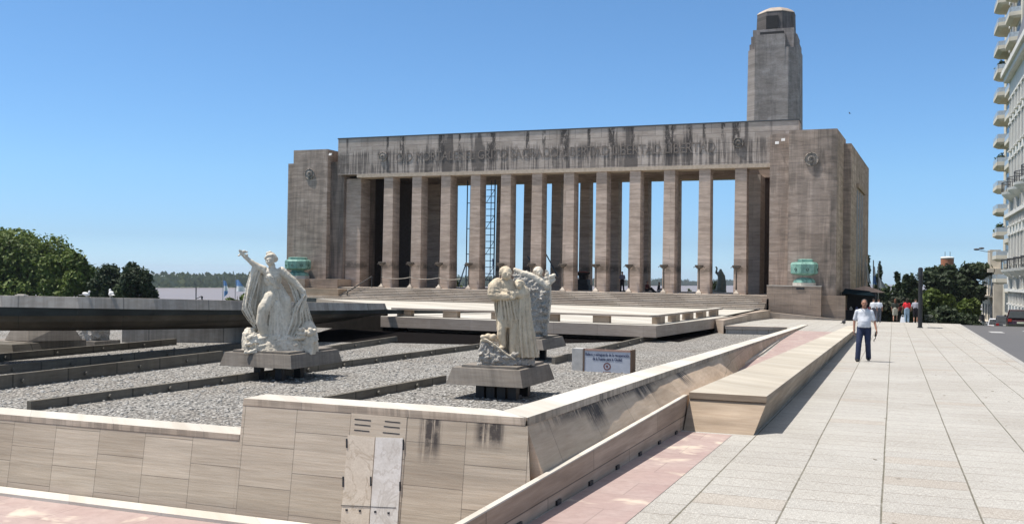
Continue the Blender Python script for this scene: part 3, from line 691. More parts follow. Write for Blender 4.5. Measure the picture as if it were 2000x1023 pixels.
xa,xc=ony(1458,500,88)[0],ony(1484,500,88)[0]; b=MB(); b.box(xa,xc,88,BY+.3,FL,11.04); b.build('rear_pier',stone('travertine_pale_pier',(.62,.56,.52),(9,1.2,'row',.02),jcol=.7,strataf=4),mb)
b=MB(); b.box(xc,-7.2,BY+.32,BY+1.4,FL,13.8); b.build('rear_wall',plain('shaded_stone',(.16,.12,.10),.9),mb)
# pylons
def pylon_block(b,front,back,z0,z1,zb1=None):
    zb1=z1 if zb1 is None else zb1
    b.hexa([(front[0],front[2],z0),(front[1],front[2],z0),(back[1],back[2],z0),(back[0],back[2],z0)],[(front[0],front[2],z1),(front[1],front[2],z1),(back[1],back[2],zb1),(back[0],back[2],zb1)])
# right
rp=MB(); pylon_block(rp,(-7.55,-4.04,78.0),(-7.55,-3.7,84.5),-1.4,13.32); o=rp.build('right_pylon',M_['pylon'],mb)
p=ony(1585,311,78); medallion((p[0],77.99,p[2]),.52,o,mdm)
b=MB(); b.box(-9.13,-7.55,79.6,84.5,FL-.3,EB); b.box(-9.13,-7.02,79.999,81.7,EB,EB+.001); b.build('jamb',M_['pylon'],mb)
b=MB(); b.box(-9.12,-7.2,79.62,90,EB+.01,13.3); b.build('jamb_head',M_['pylon'],mb)
sf=ony(1638,281,83); sg=ony(1663,280,83); sh=ony(1697,330,96.0)
print('side',sf,sg,sh)
XR=sg[0]; ZR=sg[2]; XF=sh[0]; ZF=sh[2]
XF,ZF=-2.32,ZR; YF=102.0
b=MB(); pylon_block(b,(-5,XR,83.0),(-5,XF,YF),-4,ZR,ZF); o=b.build('side_block',M_['pylon'],mb)
for k in range(3):
    y=88.5+k*2.6; x=XR+(XF-XR)*(y-83)/(YF-83)
    x2=XR+(XF-XR)*(y+1.0-83)/(YF-83)
    b=MB(); b.hexa([(x-.3,y,1.2),(x+.012,y,1.2),(x2+.012,y+1.0,1.2),(x2-.3,y+1.0,1.2)],[(x-.3,y,9.6),(x+.012,y,9.6),(x2+.012,y+1.0,9.6),(x2-.3,y+1.0,9.6)]); b.build('side_window',plain('window_shadow',(.045,.04,.04),.4) if 'window_shadow' not in bpy.data.materials else bpy.data.materials['window_shadow'],o)
xq=lambda y:XR+(XF-XR)*(y-83)/(YF-83)
b=MB(); b.hexa([(xq(88)-.2,88,9.75),(xq(88)+.18,88,9.75),(xq(96)+.18,96,9.75),(xq(96)-.2,96,9.75)],[(xq(88)-.2,88,10.1),(xq(88)+.22,88,10.1),(xq(96)+.22,96,10.1),(xq(96)-.2,96,10.1)]); b.build('side_cornice',M_['podium'],o)
# left pylon
b=MB(); b.box(-53.3,-49.55,80.0,86,-1,13.5); lp=b.build('left_pylon',M_['pylon'],mb)
p=ony(605,340,80); medallion((p[0],79.99,p[2]),.52,lp,mdm)
b=MB(); b.box(-54.15,-53.32,80.4,88,-1,12.3); b.build('outer_shoulder',M_['pylon'],mb)
b=MB(); pylon_block(b,(-49.53,-48.1,80.6),(-49.5,-46.9,84.5),-1,12.35); b.build('inner_shoulder',stone('travertine_stained',(.33,.27,.235),(3.2,1.2,'row',.02),jcol=.7,drip=.75,dripf=1.2),mb)
b=MB(); b.box(-48.4,-46.45,80.9,82.6,-1,EB+.0-.31); b.build('jamb',M_['col'],mb)
shade_mat=plain('interior_shade_stone',(.075,.062,.056),.95,.1)  # shade of the roofed interior put into the stone colour
b=MB(); b.box(-49.4,-48.0,82.61,92,FL,12.2); b.build('inner_wall',shade_mat,mb)
# podiums
b=MB(); b.prism([(-9.35,77.3),(-8.85,77.3),(-8.85,80),(-9.35,80)],-1.4,.42); b.box(-9.0,-5.03,77.3,80.3,-1.5,1.42); b.build('right_podium',M_['podium'],mb)
b=MB(); b.box(-5.02,-3.35,77.9,86,-3,.76); b.build('right_podium_wing',M_['podium'],mb)
b=MB(); b.box(-9.02,-5.01,77.27,77.6,1.42,1.47); b.build('podium_cap',M_['cop'],mb)
p=ony(1563,562,77.2); b=MB(); b.box(p[0]-.3,p[0]+.3,77.26,77.3,1.18,1.32); b.build('bronze_plate',M_['dark'],mb)
a=ony(603,588,77); c=ony(664,588,77); 
b=MB(); b.box(-53.4,-50.2,77.5,80,-1.2,1.35); b.box(-50.2,-47.2,78.2,80.6,-1.2,1.35); b.build('left_podium',M_['podium'],mb)
b=MB(); b.prism([(-49.9,76.4),(-46.0,76.4),(-46.0,77.9),(-49.9,77.9)],-1.2,lambda x,y:.5); b.build('left_podium_step',M_['bench'],mb)
b=MB(); b.bar((-45.2,76.6,.25),(-44.2,79.2,1.65),.06,6); b.bar((-45.2,76.6,-.3),(-45.2,76.6,.28),.05,6); b.bar((-44.2,79.2,.6),(-44.2,79.2,1.68),.05,6); o=b.build('handrail',M_['dark']); tag(o,'dark handrail sloping up the left end of the stairs','handrail')

# ============================================================ TOWER
tw=empty('tower',(-17,152,-5)); tag(tw,'tall grey stone memorial tower with stepped lantern top rising behind the colonnade','tower')
def plan(k,cx,cy,sx,sy,ch,z): # chamfered, slightly turned plan
    P=[(-sx,-sy+ch*1.0),(-sx+ch,-sy),(sx-ch*1.2,-sy),(sx-ch*.2,-sy+ch*.9),(sx,-sy+ch*2.0),(sx,sy-ch),(sx-ch,sy),(-sx+ch,sy),(-sx,sy-ch)]
    return [(cx+x,cy+y,z) for x,y in P]
tcx,tcy=-16.85,152.6
def tsec(z,s=1.0,ch=1.25): return plan(0,tcx,tcy,3.8*s,4.0*s,ch*s,z)
b=MB(); b.loft([tsec(-6,1.02),tsec(25,1.0),tsec(36.0,.97)]); b.build('shaft',M_['tower'],tw)
b=MB(); b.box(tcx-2.55,tcx+1.75,tcy-3.93,tcy+3.6,30,38.0); b.build('front_panel',M_['tower'],tw)
b=MB(); b.box(tcx-3.55,tcx+3.55,tcy-2.4,tcy+2.4,36,37.0); b.box(tcx-3.35,tcx+3.3,tcy-2.2,tcy+2.2,37,38.2); b.box(tcx-3.0,tcx+2.9,tcy-2.9,tcy+2.9,36,39.0); b.build('shoulder',M_['tower'],tw)
b=MB(); 
def osec(z,s): return [(tcx+.05+s*math.cos(R_(22.5+45*i)),tcy+s*math.sin(R_(22.5+45*i)),z) for i in range(8)]
b.loft([osec(38.9,3.0),osec(41.6,2.9),osec(42.0,2.55),osec(42.45,1.7),osec(42.55,.6)]); lan=b.build('lantern',stone('sooty_lantern_stone',(.21,.185,.18),None,strataf=2,drip=.85,dripf=1.5),tw)
b=MB(); b.loft([osec(41.65,2.94),osec(41.75,2.94),osec(42.05,2.6),osec(42.5,1.75),osec(42.62,.6)]); b.build('lantern_cap',M_['fasc'],tw)
b=MB(); b.box(tcx-1.1,tcx+.6,tcy-2.9,tcy-2.7,39.1,41.0); b.box(tcx-1.9,tcx+1.5,tcy-3.4,tcy-2.7,38.1,38.5); b.build('opening',plain('opening_black',(.03,.028,.028),.8),lan)
# ============================================================ URNS, LAMP STANDS, ROPE, SCAFFOLD
def octo(b,c,prof,n=8): return b.lathe(c,prof,n,math.pi/8)
def urn(loc,s,label,rz=0.0):
    e=lempty('bronze_urn',loc,rz); tag(e,label,'urn')
    b=MB(); octo(b,(0,0,0),[(1.12*s,0),(1.12*s,.26*s)]); b.build('stone_base',M_['cop'],e)
    b=MB(); octo(b,(0,0,0),[(1.10*s,.262*s),(1.06*s,.44*s),(.95*s,.56*s),(.62*s,.68*s),(.60*s,.80*s)]); b.build('foot',M_['bronze'],e,bevel=.02)
    b=MB(); octo(b,(0,0,0),[(.62*s,.78*s),(1.08*s,.90*s),(1.24*s,.98*s),(1.26*s,1.66*s),(1.16*s,1.80*s),(.92*s,1.85*s),(.90*s,1.80*s)]); bo=b.build('bowl',M_['bronze'],e,bevel=.015)
    b=MB(); octo(b,(0,0,0),[(.90*s,1.86*s),(.92*s,2.02*s),(.80*s,2.06*s),(.74*s,2.0*s)]); b.build('rim',M_['bronze'],e)
    for k in range(8):
        a=k*math.pi/4; c=(1.17*s*math.cos(a),1.17*s*math.sin(a)); b=MB()
        for j in range(10):
            t0=j*math.pi/5; t1=(j+1)*math.pi/5; r=.10*s
            tv=(-math.sin(a),math.cos(a))
            b.bar((c[0]+tv[0]*r*math.cos(t0),c[1]+tv[1]*r*math.cos(t0),1.27*s+r*math.sin(t0)),(c[0]+tv[0]*r*math.cos(t1),c[1]+tv[1]*r*math.cos(t1),1.27*s+r*math.sin(t1)),.028*s,6)
        b.build('ring_handle',bpy.data.materials.get('dark_bronze') or plain('dark_bronze',(.06,.11,.09),.5),bo)
p=ony(1573,552,78.6); urn((p[0],78.65,1.42),1.0,'large octagonal green bronze urn on the tall podium right of the stairs',.2)
p=ony(579,541,78.4); urn((p[0]-.1,78.75,1.35),.96,'octagonal green bronze urn on the podium left of the stairs, behind the caped woman',.1)
dirt=plain('dirty_iron',(.10,.085,.07),.7,var=.3)
def lamp_stand(x,y,label):
    e=lempty('lamp_stand',(x,y,FL),0); tag(e,label,'lamp stand','short lamp stands in front of the columns')
    b=MB(); b.lathe((0,0,0),[(.30,0),(.30,.12),(.2,.18),(.12,.28),(.08,.38)],4,math.pi/4); b.build('base',M_['stair'],e)
    b=MB(); b.lathe((0,0,0),[(.075,.38),(.06,1.0),(.085,1.02),(.06,1.05),(.055,1.85),(.10,1.9),(.06,1.95)],8); b.build('stem',dirt,e)
    b=MB(); b.lathe((0,0,0),[(.06,1.95),(.12,2.0),(.30,2.12),(.36,2.3),(.33,2.32),(.1,2.2)],10); bw=b.build('bowl',dirt,e)
    b=MB(); [b.bar((.34*math.cos(t),.34*math.sin(t),2.2),(.46*math.cos(t),.46*math.sin(t),2.1),.03,5) for t in (0,math.pi)]; b.build('lug',dirt,bw)
    return e
lsx=[(745,'leftmost'),(801,'second'),(857,'third'),(915,'fourth'),(977,'fifth'),(1038,'sixth'),(1099,'seventh'),(1163.5,'eighth'),(1228,'ninth'),(1296,'tenth'),(1365,'eleventh'),(1438,'twelfth')]
first=None; FLAB='short dark bowl topped lamp stand at the foot of the %s column from the left'
for px,wd in lsx:
    x=ony(px,560,79.55)[0]
    if first is None: first=lamp_stand(x,79.55,FLAB%wd)
    else:
        c=copy_tree(first); c.location=(x,79.55,FL); c['label']=FLAB%wd
# rope between the left stands
b=MB(); pts=[]
X=[ony(px,560,79.5)[0] for px in(745,801,857,905)]
for i in range(3):
    for k in range(8):
        t=k/8; pts.append((X[i]*(1-t)+X[i+1]*t,79.5,FL+.98-.16*4*t*(1-t)))
b.tube(pts,.022,5); o=b.build('rope_barrier',plain('pale_rope',(.5,.46,.4),.9)); tag(o,'pale rope strung between the lamp stands at the left columns','rope')
# scaffold tower inside the colonnade
e=empty('scaffold_tower',(-37,88,FL)); tag(e,'tall thin scaffold tower with ladder frames between the middle columns','scaffold')
sm_=plain('scaffold_steel',(.09,.13,.18),.5,.5)
xa,xb_,xc=ony(911,500,88)[0],ony(953,500,88)[0],ony(965,500,88)[0]; zt=ony(940,352,88)[2]
for x,y,r in((xa,88,.06),(xa+.35,88.6,.045),(xb_,88.6,.045),(xc,88,.07)):
    b=MB(); b.bar((x,y,FL),(x,y,zt),r,6); b.build('post',sm_,e)
z=FL+.8; i=0
while z<zt-.2:
    b=MB(); b.bar((xb_-.25,88,z),(xc,88,z),.035,5); b.build('rung',sm_,e)
    if i%4==0: b=MB(); b.bar((xa,88,z),(xc,88,z),.04,5); b.bar((xb_-.25,88,z),(xc,88,z+1.3),.03,5); b.build('brace',sm_,e)
    z+=.62; i+=1
for a,c in(((975,470),(1010,560)),((1030,500),(1075,560)),((1063,490),(1090,540)),((910,515),(895,560))):
    p=ony(*a,89); q=ony(*c,89); b=MB(); b.bar(tuple(p),(q[0],q[1],max(q[2],FL)),.06,5); b.build('raking_brace',sm_,e)
# floodlight and cameras on the facade
def floodlight(px,py,y,label):
    p=ony(px,py,y); e=empty('floodlight',tuple(p)); tag(e,label,'floodlight')
    b=MB(); b.bar((p[0],y,p[2]),(p[0],y-.45,p[2]+.03),.03,6); b.build('arm',M_['dark'],e)
    b=MB(); b.hexa([(p[0]-.14,y-.6,p[2]-.1),(p[0]+.14,y-.6,p[2]-.1),(p[0]+.14,y-.4,p[2]-.05),(p[0]-.14,y-.4,p[2]-.05)],[(p[0]-.14,y-.5,p[2]+.12),(p[0]+.14,y-.5,p[2]+.12),(p[0]+.11,y-.35,p[2]+.13),(p[0]-.11,y-.35,p[2]+.13)]); b.build('lamp_head',plain('white_lamp_housing',(.50,.50,.49),.4) if 'white_lamp_housing' not in bpy.data.materials else bpy.data.materials['white_lamp_housing'],e)
floodlight(1531,275,79.55,'small white floodlight high on the wall beside the right pylon')
floodlight(1519,281,79.55,'small dark bracketed floodlight just left of the white one by the right pylon')
floodlight(651,303,80.5,'small white floodlight on top of the left pylon')


# ============================================================ SIGN
z0=GZ; a=onz(1140,727,GZ); c=onz(1232,727,GZ); sy=(a[1]+c[1])/2
e=empty('notice_box',((a[0]+c[0])/2,sy,GZ)); tag(e,'white box shaped notice board with blue lettering standing on the gravel','sign')
x0,x1=onz(1140,727,GZ)[0],onz(1232,727,GZ)[0]; x0,x1=ony(1140,727,sy)[0],ony(1232,727,sy)[0]; zt=ony(1185,683,sy)[2]
wf=plain('white_sign_panel',(.44,.47,.53),.6,var=.05); wd=plain('rust_frame',(.12,.075,.05),.7)
b=MB(); b.box(x0,x1,sy,sy+.03,GZ+.0,zt); b.build('front_panel',wf,e)
b=MB(); b.box(x0-.42,x0-.06,sy+.05,sy+.55,GZ,zt); b.build('side_box',plain('grey_board',(.42,.41,.39),.7),e)
b=MB(); b.box(x0-.02,x0+.025,sy-.012,sy+.03,GZ,zt+.02); b.build('frame_post',wd,e)
b=MB(); b.box(x1-.02,x1+.025,sy-.012,sy+.5,GZ,zt+.02); b.build('frame_post',wd,e)
b=MB(); b.box(x0,x1,sy-.010,sy+.034,zt-.05,zt+.012); b.build('top_rail',plain('pinkish_rail',(.38,.24,.19),.7),e)
ink=plain('navy_lettering',(.035,.05,.12),.6); W=x1-x0
def fit_text(s,w,h,xc,z,y,mat,par,name):
    o=text_mesh(s,h,mat,name,par,(0,0,0),(R_(90),0,0),.002,bold=.003)
    xs_=[v.co.x for v in o.data.vertices]; k=w/(max(xs_)-min(xs_)); o.data.transform(Matrix.Diagonal((k,1,1,1))); o.data.transform(Matrix.Translation((xc-w/2-min(xs_)*k,y,z))); return o
fit_text('Relevo y salvaguarda de la recuperación',W*.93,.13,(x0+x1)/2,zt-.20,sy-.006,ink,e,'lettering')
fit_text('de la Fuente para la Ciudad',W*.62,.13,(x0+x1)/2,zt-.34,sy-.006,ink,e,'lettering')
mar=plain('maroon_print',(.16,.07,.07),.6)
b=MB(); n=24; c0=((x0+x1)/2,zt-.53)
for r0,r1 in((.085,.125),(0.0,.04)):
    for i in range(n):
        t0=2*math.pi*i/n;t1=2*math.pi*(i+1)/n
        q=[(c0[0]+r*math.cos(t),sy-.006,c0[1]+r*math.sin(t)) for r,t in((r0,t0),(r1,t0),(r1,t1),(r0,t1))]
        b.add(q,[(0,1,2,3)])
b.build('round_emblem',mar,e); fit_text('ROSARIO',.26,.05,c0[0],c0[1]-.20,sy-.006,mar,e,'emblem_text')

# ============================================================ STATUES (marble groups on flared pedestals)
def pedestal(par,corner,wx,wy,zb,zt,flare,top=.06,legs=(.30,.44,.58,.72)):
    """corner = front right bottom corner of the flared block"""
    x1,y0=corner; x0=x1-wx; y1=y0+wy; f=flare
    b=MB(); b.hexa([(x0,y0,zb),(x1,y0,zb),(x1,y1,zb),(x0,y1,zb)],[(x0+f,y0+f,zt),(x1-f,y0+f,zt),(x1-f,y1-f,zt),(x0+f,y1-f,zt)])
    o=b.build('pedestal',M_['ped'],par,bevel=.01)
    b=MB(); b.box(x0+f+.22,x1-f-.12,y0+f+.08,y1-f-.1,zt+.002,zt+top); b.build('plinth_slab',M_['ped'],par)
    if legs:
        for fx in legs:
            for fy in(.25,.6):
                b=MB(); cx=x0+wx*fx+.1; cy=y0+wy*fy; b.box(cx-.11,cx+.11,cy-.1,cy+.1,GZ-.05,zb+.002); b.build('steel_leg',M_['dark'],par)
class Sc:
    """sculpting in photo-crop units: x right, y down, d towards the viewer"""
    def __init__(s,ox,oy,scale,seed): s.b=MB(); s.ox=ox;s.oy=oy;s.k=scale; s.r=random.Random(seed)
    def P(s,x,y,d=0): return Vector(((x-s.ox)*s.k,-d*s.k,(s.oy-y)*s.k))
    def cap(s,*pts):   # (x,y,d,r) chain
        for i in range(len(pts)-1):
            a,c=pts[i],pts[i+1]; s.b.bar(s.P(*a[:3]),s.P(*c[:3]),a[3]*s.k,10,c[3]*s.k)
        for a in pts: s.b.ell(s.P(*a[:3]),(a[3]*s.k,)*3,10,8)
    def ell(s,x,y,d,rx,rz,ry,ang=0):
        s.b.ell(s.P(x,y,d),(rx*s.k,ry*s.k,rz*s.k),14,10,Matrix.Rotation(R_(ang),3,'Y'))
    def drape(s,L,Rr,d0,th,folds,amp,bulge=0,n=26,rows=12,ph=0):
        """thick cloth between two outline polylines, folds run along them"""
        def samp(P,t):
            k=t*(len(P)-1); i=min(int(k),len(P)-2); f=k-i; a,c=P[i],P[i+1]; return [a[j]*(1-f)+c[j]*f for j in range(len(a))]
        F=[];B=[]
        for i in range(rows+1):
            t=i/rows; l=samp(L,t); r=samp(Rr,t); fr=[];bk=[]
            for j in range(n+1):
                u=j/n; x=l[0]*(1-u)+r[0]*u; y=l[1]*(1-u)+r[1]*u
                dd=d0+(l[2]*(1-u)+r[2]*u if len(l)>2 else 0)+bulge*math.sin(math.pi*u)+.75*amp*(.4+.6*t)*math.sin(2*math.pi*folds*u+ph+1.6*math.sin(3*t+ph)+1.2*math.sin(5*u+ph))+.45*amp*math.sin(2*math.pi*folds*.43*u+2.3*t+ph*2)
                fr.append(s.P(x,y,dd+th/2)); bk.append(s.P(x,y,dd-th/2))
            F.append(fr);B.append(bk)
        secs=[F[i]+B[i][::-1] for i in range(rows+1)]
        s.b.loft(secs)
    def skirt(s,secs,folds,amp,n=56,ph=0):  # secs: (x,y,rx,rd,d)
        out=[]
        for k,(x,y,rx,rd,d) in enumerate(secs):
            t=k/(len(secs)-1); row=[]
            for i in range(n):
                a=2*math.pi*i/n; q=1+amp*(.25+.75*t)*math.sin(folds*a+ph+1.3*t)+amp*.4*math.sin((folds*2+1)*a+ph*2)
                row.append(s.P(x+rx*q*math.cos(a),y,d+rd*q*math.sin(a)))
            out.append(row)
        s.b.loft(out)
    def head(s,x,y,d,r,tilt=0,face=1,turn=0):
        s.ell(x,y,d,r*.78,r,r*.92,tilt)
        tx=turn
        s.ell(x+tx*.55,y+r*.30,d+face*r*.30,r*.56,r*.62,r*.62,tilt)          # jaw
        s.cap((x+tx*.8,y-r*.05,d+face*r*.86,r*.10),(x+tx*.95,y+r*.26,d+face*r*1.02,r*.15))   # nose
        s.ell(x+tx*.8,y-r*.12,d+face*r*.78,r*.55,r*.11,r*.18,tilt)           # brow
        s.ell(x+tx*.7,y+r*.52,d+face*r*.82,r*.26,r*.10,r*.16,tilt)           # lips
    def lumps(s,n,x0,x1,y0,y1,d0,d1,r0,r1):
        for _ in range(n): s.ell(s.r.uniform(x0,x1),s.r.uniform(y0,y1),s.r.uniform(d0,d1),s.r.uniform(r0,r1),s.r.uniform(r0,r1)*.7,s.r.uniform(r0,r1),s.r.uniform(-40,40))
    def hand(s,x,y,d,r,dx,dy):   # palm and five bent fingers pointing (dx,dy)
        s.ell(x,y,d,r*1.1,r*1.2,r*.6)
        for i in range(4):
            o=(i-1.5)*.55*r; px,py=-dy*o,dx*o; l=r*(1.5,1.8,1.7,1.3)[i]
            s.cap((x+px+dx*r*.8,y+py+dy*r*.8,d,r*.26),(x+px+dx*(r*.8+l*.6),y+py+dy*(r*.8+l*.6),d+r*.2,r*.23),(x+px+dx*(r*.8+l),y+py+dy*(r*.8+l),d+r*.7,r*.2))
        s.cap((x-dy*r*.8,y+dx*r*.8,d,r*.3),(x-dy*r*1.4+dx*r*.7,y+dx*r*1.4+dy*r*.7,d+r*.5,r*.24))
def statue_root(name,label,base,az):
    e=lempty(name,base,az); tag(e,label,'statue'); return e
VIEW=lambda p: math.atan2(p[0],p[1])   # bearing
# ---- statue 1 : caped woman with raised arm
S1Y=27.2
c1=onz(569,721,GZ+.40)      # front right bottom corner of pedestal block
bx=ony(545,690.5,c1[1]+.9); m1=mpp(bx); base=(bx[0],bx[1],bx[2])
print('S1',bx,zt_dbg:=ony(568,693,c1[1]+.1)[2]); e1=statue_root('marble_statue','white marble statue of a woman with raised arm and billowing cape on a flared pedestal',base,-VIEW(bx))
S=Sc(362,832,m1/3.79,3)
S.cap((92,108,6,13),(165,170,4,20),(240,212,0,30)); S.hand(84,94,8,12,-.6,-.8); S.lumps(9,58,125,70,125,0,16,8,13)
S.head(285,142,10,44,-6,1,-8); S.ell(292,118,-4,42,34,44,8); S.cap((250,128,22,9),(270,108,34,10),(300,104,32,10),(325,124,20,9)); S.ell(318,132,-26,26,26,26); S.cap((262,92,6,9),(285,84,6,11),(306,92,2,8))
S.cap((300,180,2,24),(302,228,0,30))
S.ell(305,238,2,74,40,38,4); S.ell(308,285,6,66,66,44); S.ell(283,270,36,27,26,24); S.ell(334,268,34,27,26,24)
S.ell(328,355,4,58,60,42); S.ell(345,430,2,76,70,54)
S.skirt([(322,330,58,40,4),(340,390,74,52,4),(348,450,82,58,4),(345,540,84,62,2),(338,630,94,70,0),(330,712,112,82,-4)],13,.15)
S.cap((290,420,34,52),(245,500,62,44),(232,600,48,40),(262,695,40,38)); S.ell(262,712,60,30,14,34)
S.cap((395,440,24,50),(400,560,30,44),(380,700,26,46))
S.cap((368,222,0,33),(455,292,4,27),(532,372,12,19)); S.hand(535,388,16,15,.1,1)
S.drape([(372,232,-6),(430,330,-8),(470,440,-4),(430,560,10),(405,650,18),(380,735,20)],[(512,350,-2),(548,420,-6),(580,520,-20),(618,620,-36),(636,700,-44),(622,800,-44)],-8,22,6,17,6,60,22,.5)
S.drape([(535,385,14),(450,500,30),(420,600,40),(385,700,48)],[(560,400,6),(545,520,10),(560,600,8),(500,720,20)],10,20,5,15,0,48,16,1.7)
S.drape([(158,188,-6),(128,300,-16),(98,430,-20),(88,520,-18),(120,570,-8),(178,640,0)],[(262,212,-4),(262,330,-10),(262,430,-6),(250,520,0),(240,600,6),(245,700,10)],-14,22,5,17,6,54,22,.2)
S.drape([(160,180,4),(118,330,0),(92,500,4),(150,590,10)],[(225,215,6),(185,360,6),(150,470,10),(205,620,14)],4,18,3,13,0,40,16,2.2)
for i_ in range(7): S.cap((300+i_*14,440+i_*4,66-abs(i_-3)*4,7),(296+i_*17,560,74-abs(i_-3)*5,8),(285+i_*22,700,80-abs(i_-3)*6,10))
for i_ in range(4): S.cap((262+i_*22,250+i_*8,52,5),(290+i_*16,300+i_*6,54,5),(330+i_*8,345,50,4))
S.b.sculpt('figure',M_['marble'],e1,voxel=.016,it=1,disp=.022,dscale=.09)
Q=Sc(362,832,m1/3.79,33)
Q.skirt([(300,672,120,60,-10),(330,700,205,92,0),(352,745,238,115,0),(362,800,252,135,0),(368,832,256,138,0)],7,.06)
Q.skirt([(160,640,36,36,-6),(150,680,52,56,0),(165,760,66,80,4),(170,832,70,90,6)],5,.14,ph=2)
for i_ in range(34): 
    x_=Q.r.uniform(125,480); y_=Q.r.uniform(700,820); a_=Q.r.uniform(-.5,.9); l_=Q.r.uniform(30,80); Q.cap((x_,y_,84+(y_-700)*.3,Q.r.uniform(7,13)),(x_+l_*math.cos(a_),y_-l_*math.sin(a_)*.6,88+(y_-700)*.3,Q.r.uniform(6,12)))
Q.b.sculpt('draped_base',M_['marble'],e1,voxel=.018,it=1,disp=.07,dscale=.11)
T=Sc(362,832,m1/3.79,5); T.skirt([(560,590,34,40,-10),(565,640,62,70,-6),(560,720,78,92,0),(552,832,86,104,0)],5,.10,ph=1); T.lumps(30,500,620,640,820,20,80,18,34)
T.b.sculpt('rock_base',M_['marble'],e1,voxel=.02,it=1,disp=.06,dscale=.12)
wx=ony(569,721,c1[1])[0]-ony(428,716,c1[1])[0]; zt1=ony(568,693,c1[1]+.1)[2]
pe=empty('t',(0,0,0)); bpy.data.objects.remove(pe)
def ped_for(root,*a,**k):
    n0=set(bpy.data.objects); LOCALS.discard(root.name); pedestal(root,*a,**k); LOCALS.add(root.name)
ped_for(e1,(c1[0],c1[1]),wx,2.7,GZ+.40,zt1,.10,legs=(.32,.62))
# ---- statue 2 : bowed man with companion
c2=onz(1021,758,GZ+.36); zt2=ony(1018,723,c2[1]+.12)[2]; bx=ony(985,712,c2[1]+.85); m2=mpp(bx)
print('S2',bx,zt2); e2=statue_root('marble_statue','cream marble pair, a bowed man cradling a draped smaller figure, on the nearest flared pedestal',tuple(bx),-VIEW(bx))
S=Sc(425,723,m2/3.41,8)
S.head(430,118,34,42,12,1,10); S.ell(424,102,16,42,36,44,8); S.cap((432,150,6,28),(440,185,-6,36)); S.cap((384,108,28,6),(425,84,44,7),(464,106,28,6)); S.cap((386,122,26,6),(425,104,50,7),(462,120,28,6))
S.ell(425,195,-4,88,48,50,4); S.ell(445,250,0,84,84,54); S.ell(455,350,0,74,90,54)
S.cap((372,190,8,46),(352,262,26,40),(438,268,66,24)); S.hand(446,262,70,15,.9,-.3)
S.cap((355,210,14,48),(350,250,20,46)); S.ell(352,232,24,44,10,40); S.ell(350,258,28,44,10,40)
S.cap((520,195,0,40),(535,250,34,34),(480,250,66,22)); S.hand(468,248,68,14,-.9,-.2)
S.drape([(345,270,-10),(352,340,-14),(365,420,-16),(372,500,-14)],[(450,280,-4),(430,360,-4),(405,430,0),(395,480,2)],-8,24,4,15,0,40,16)
S.skirt([(455,280,78,48,2),(462,360,82,54,4),(460,430,84,56,6),(462,475,76,52,4)],13,.12)
S.cap((412,430,26,34),(402,520,34,30),(412,590,30,24)); S.ell(404,604,44,22,13,34); S.cap((412,455,22,38),(408,470,24,36))
S.cap((486,450,22,36),(484,550,34,30),(478,640,36,24)); S.ell(474,655,46,24,13,34)
S.head(512,190,52,27,-20,1,-8); S.ell(512,178,38,29,26,30); S.cap((488,182,50,5),(512,168,66,6),(536,184,44,5)); S.cap((520,215,34,22),(535,240,20,32))
S.ell(540,250,18,50,60,44); S.cap((500,235,50,18),(478,275,74,14)); S.hand(474,272,76,10,-.7,.4)
S.skirt([(545,270,46,40,14),(545,360,50,46,16),(550,450,58,52,16),(560,560,66,58,14),(570,660,72,62,12),(572,668,74,64,12)],12,.20,ph=2)
S.drape([(440,470,-6),(420,560,-10),(400,610,-6)],[(520,470,0),(520,580,0),(520,680,0)],-14,36,4,9)
for i_ in range(5): S.cap((372+i_*14,205+i_*6,50,5),(395+i_*20,300,62,6),(410+i_*22,420,60,6))
for i_ in range(4): S.cap((352+i_*3,225+i_*16,58-i_*3,5),(385,232+i_*14,66,5))
S.b.sculpt('figure',M_['cream'],e2,voxel=.014,it=1,disp=.02,dscale=.08)
T=Sc(425,723,m2/3.41,9)
T.b.loft([[T.P(x,y,d) for x,y,d in((243,723,90),(500,723,90),(628,723,20),(628,723,-90),(260,723,-90))],[T.P(x,y,d) for x,y,d in((255,640,86),(500,690,88),(625,672,18),(622,660,-90),(262,640,-90))],[T.P(x,y,d) for x,y,d in((272,565,70),(440,650,70),(560,668,16),(560,655,-90),(272,565,-90))],[T.P(x,y,d) for x,y,d in((290,540,40),(400,600,50),(480,668,10),(480,655,-80),(290,545,-80))]])
T.lumps(70,262,500,640,715,66,92,10,22)
T.b.sculpt('rock_base',M_['rock'],e2,voxel=.02,it=1,disp=.10,dscale=.07)
U=Sc(425,723,m2/3.41,10); U.drape([(262,560,60),(300,545,74),(330,560,84),(390,600,92),(440,640,96),(500,672,96)],[(262,600,50),(285,560,60),(330,575,80),(390,615,90),(440,656,94),(500,688,94)],-6,22,1,3)
U.lumps(12,280,380,530,570,20,50,16,26); U.b.sculpt('draped_rim',M_['cream'],e2,voxel=.025,it=2,disp=.02)
wx=ony(1021,758,c2[1])[0]-ony(870,752,c2[1])[0]
ped_for(e2,(c2[0],c2[1]),wx,2.4,GZ+.36,zt2,.12)
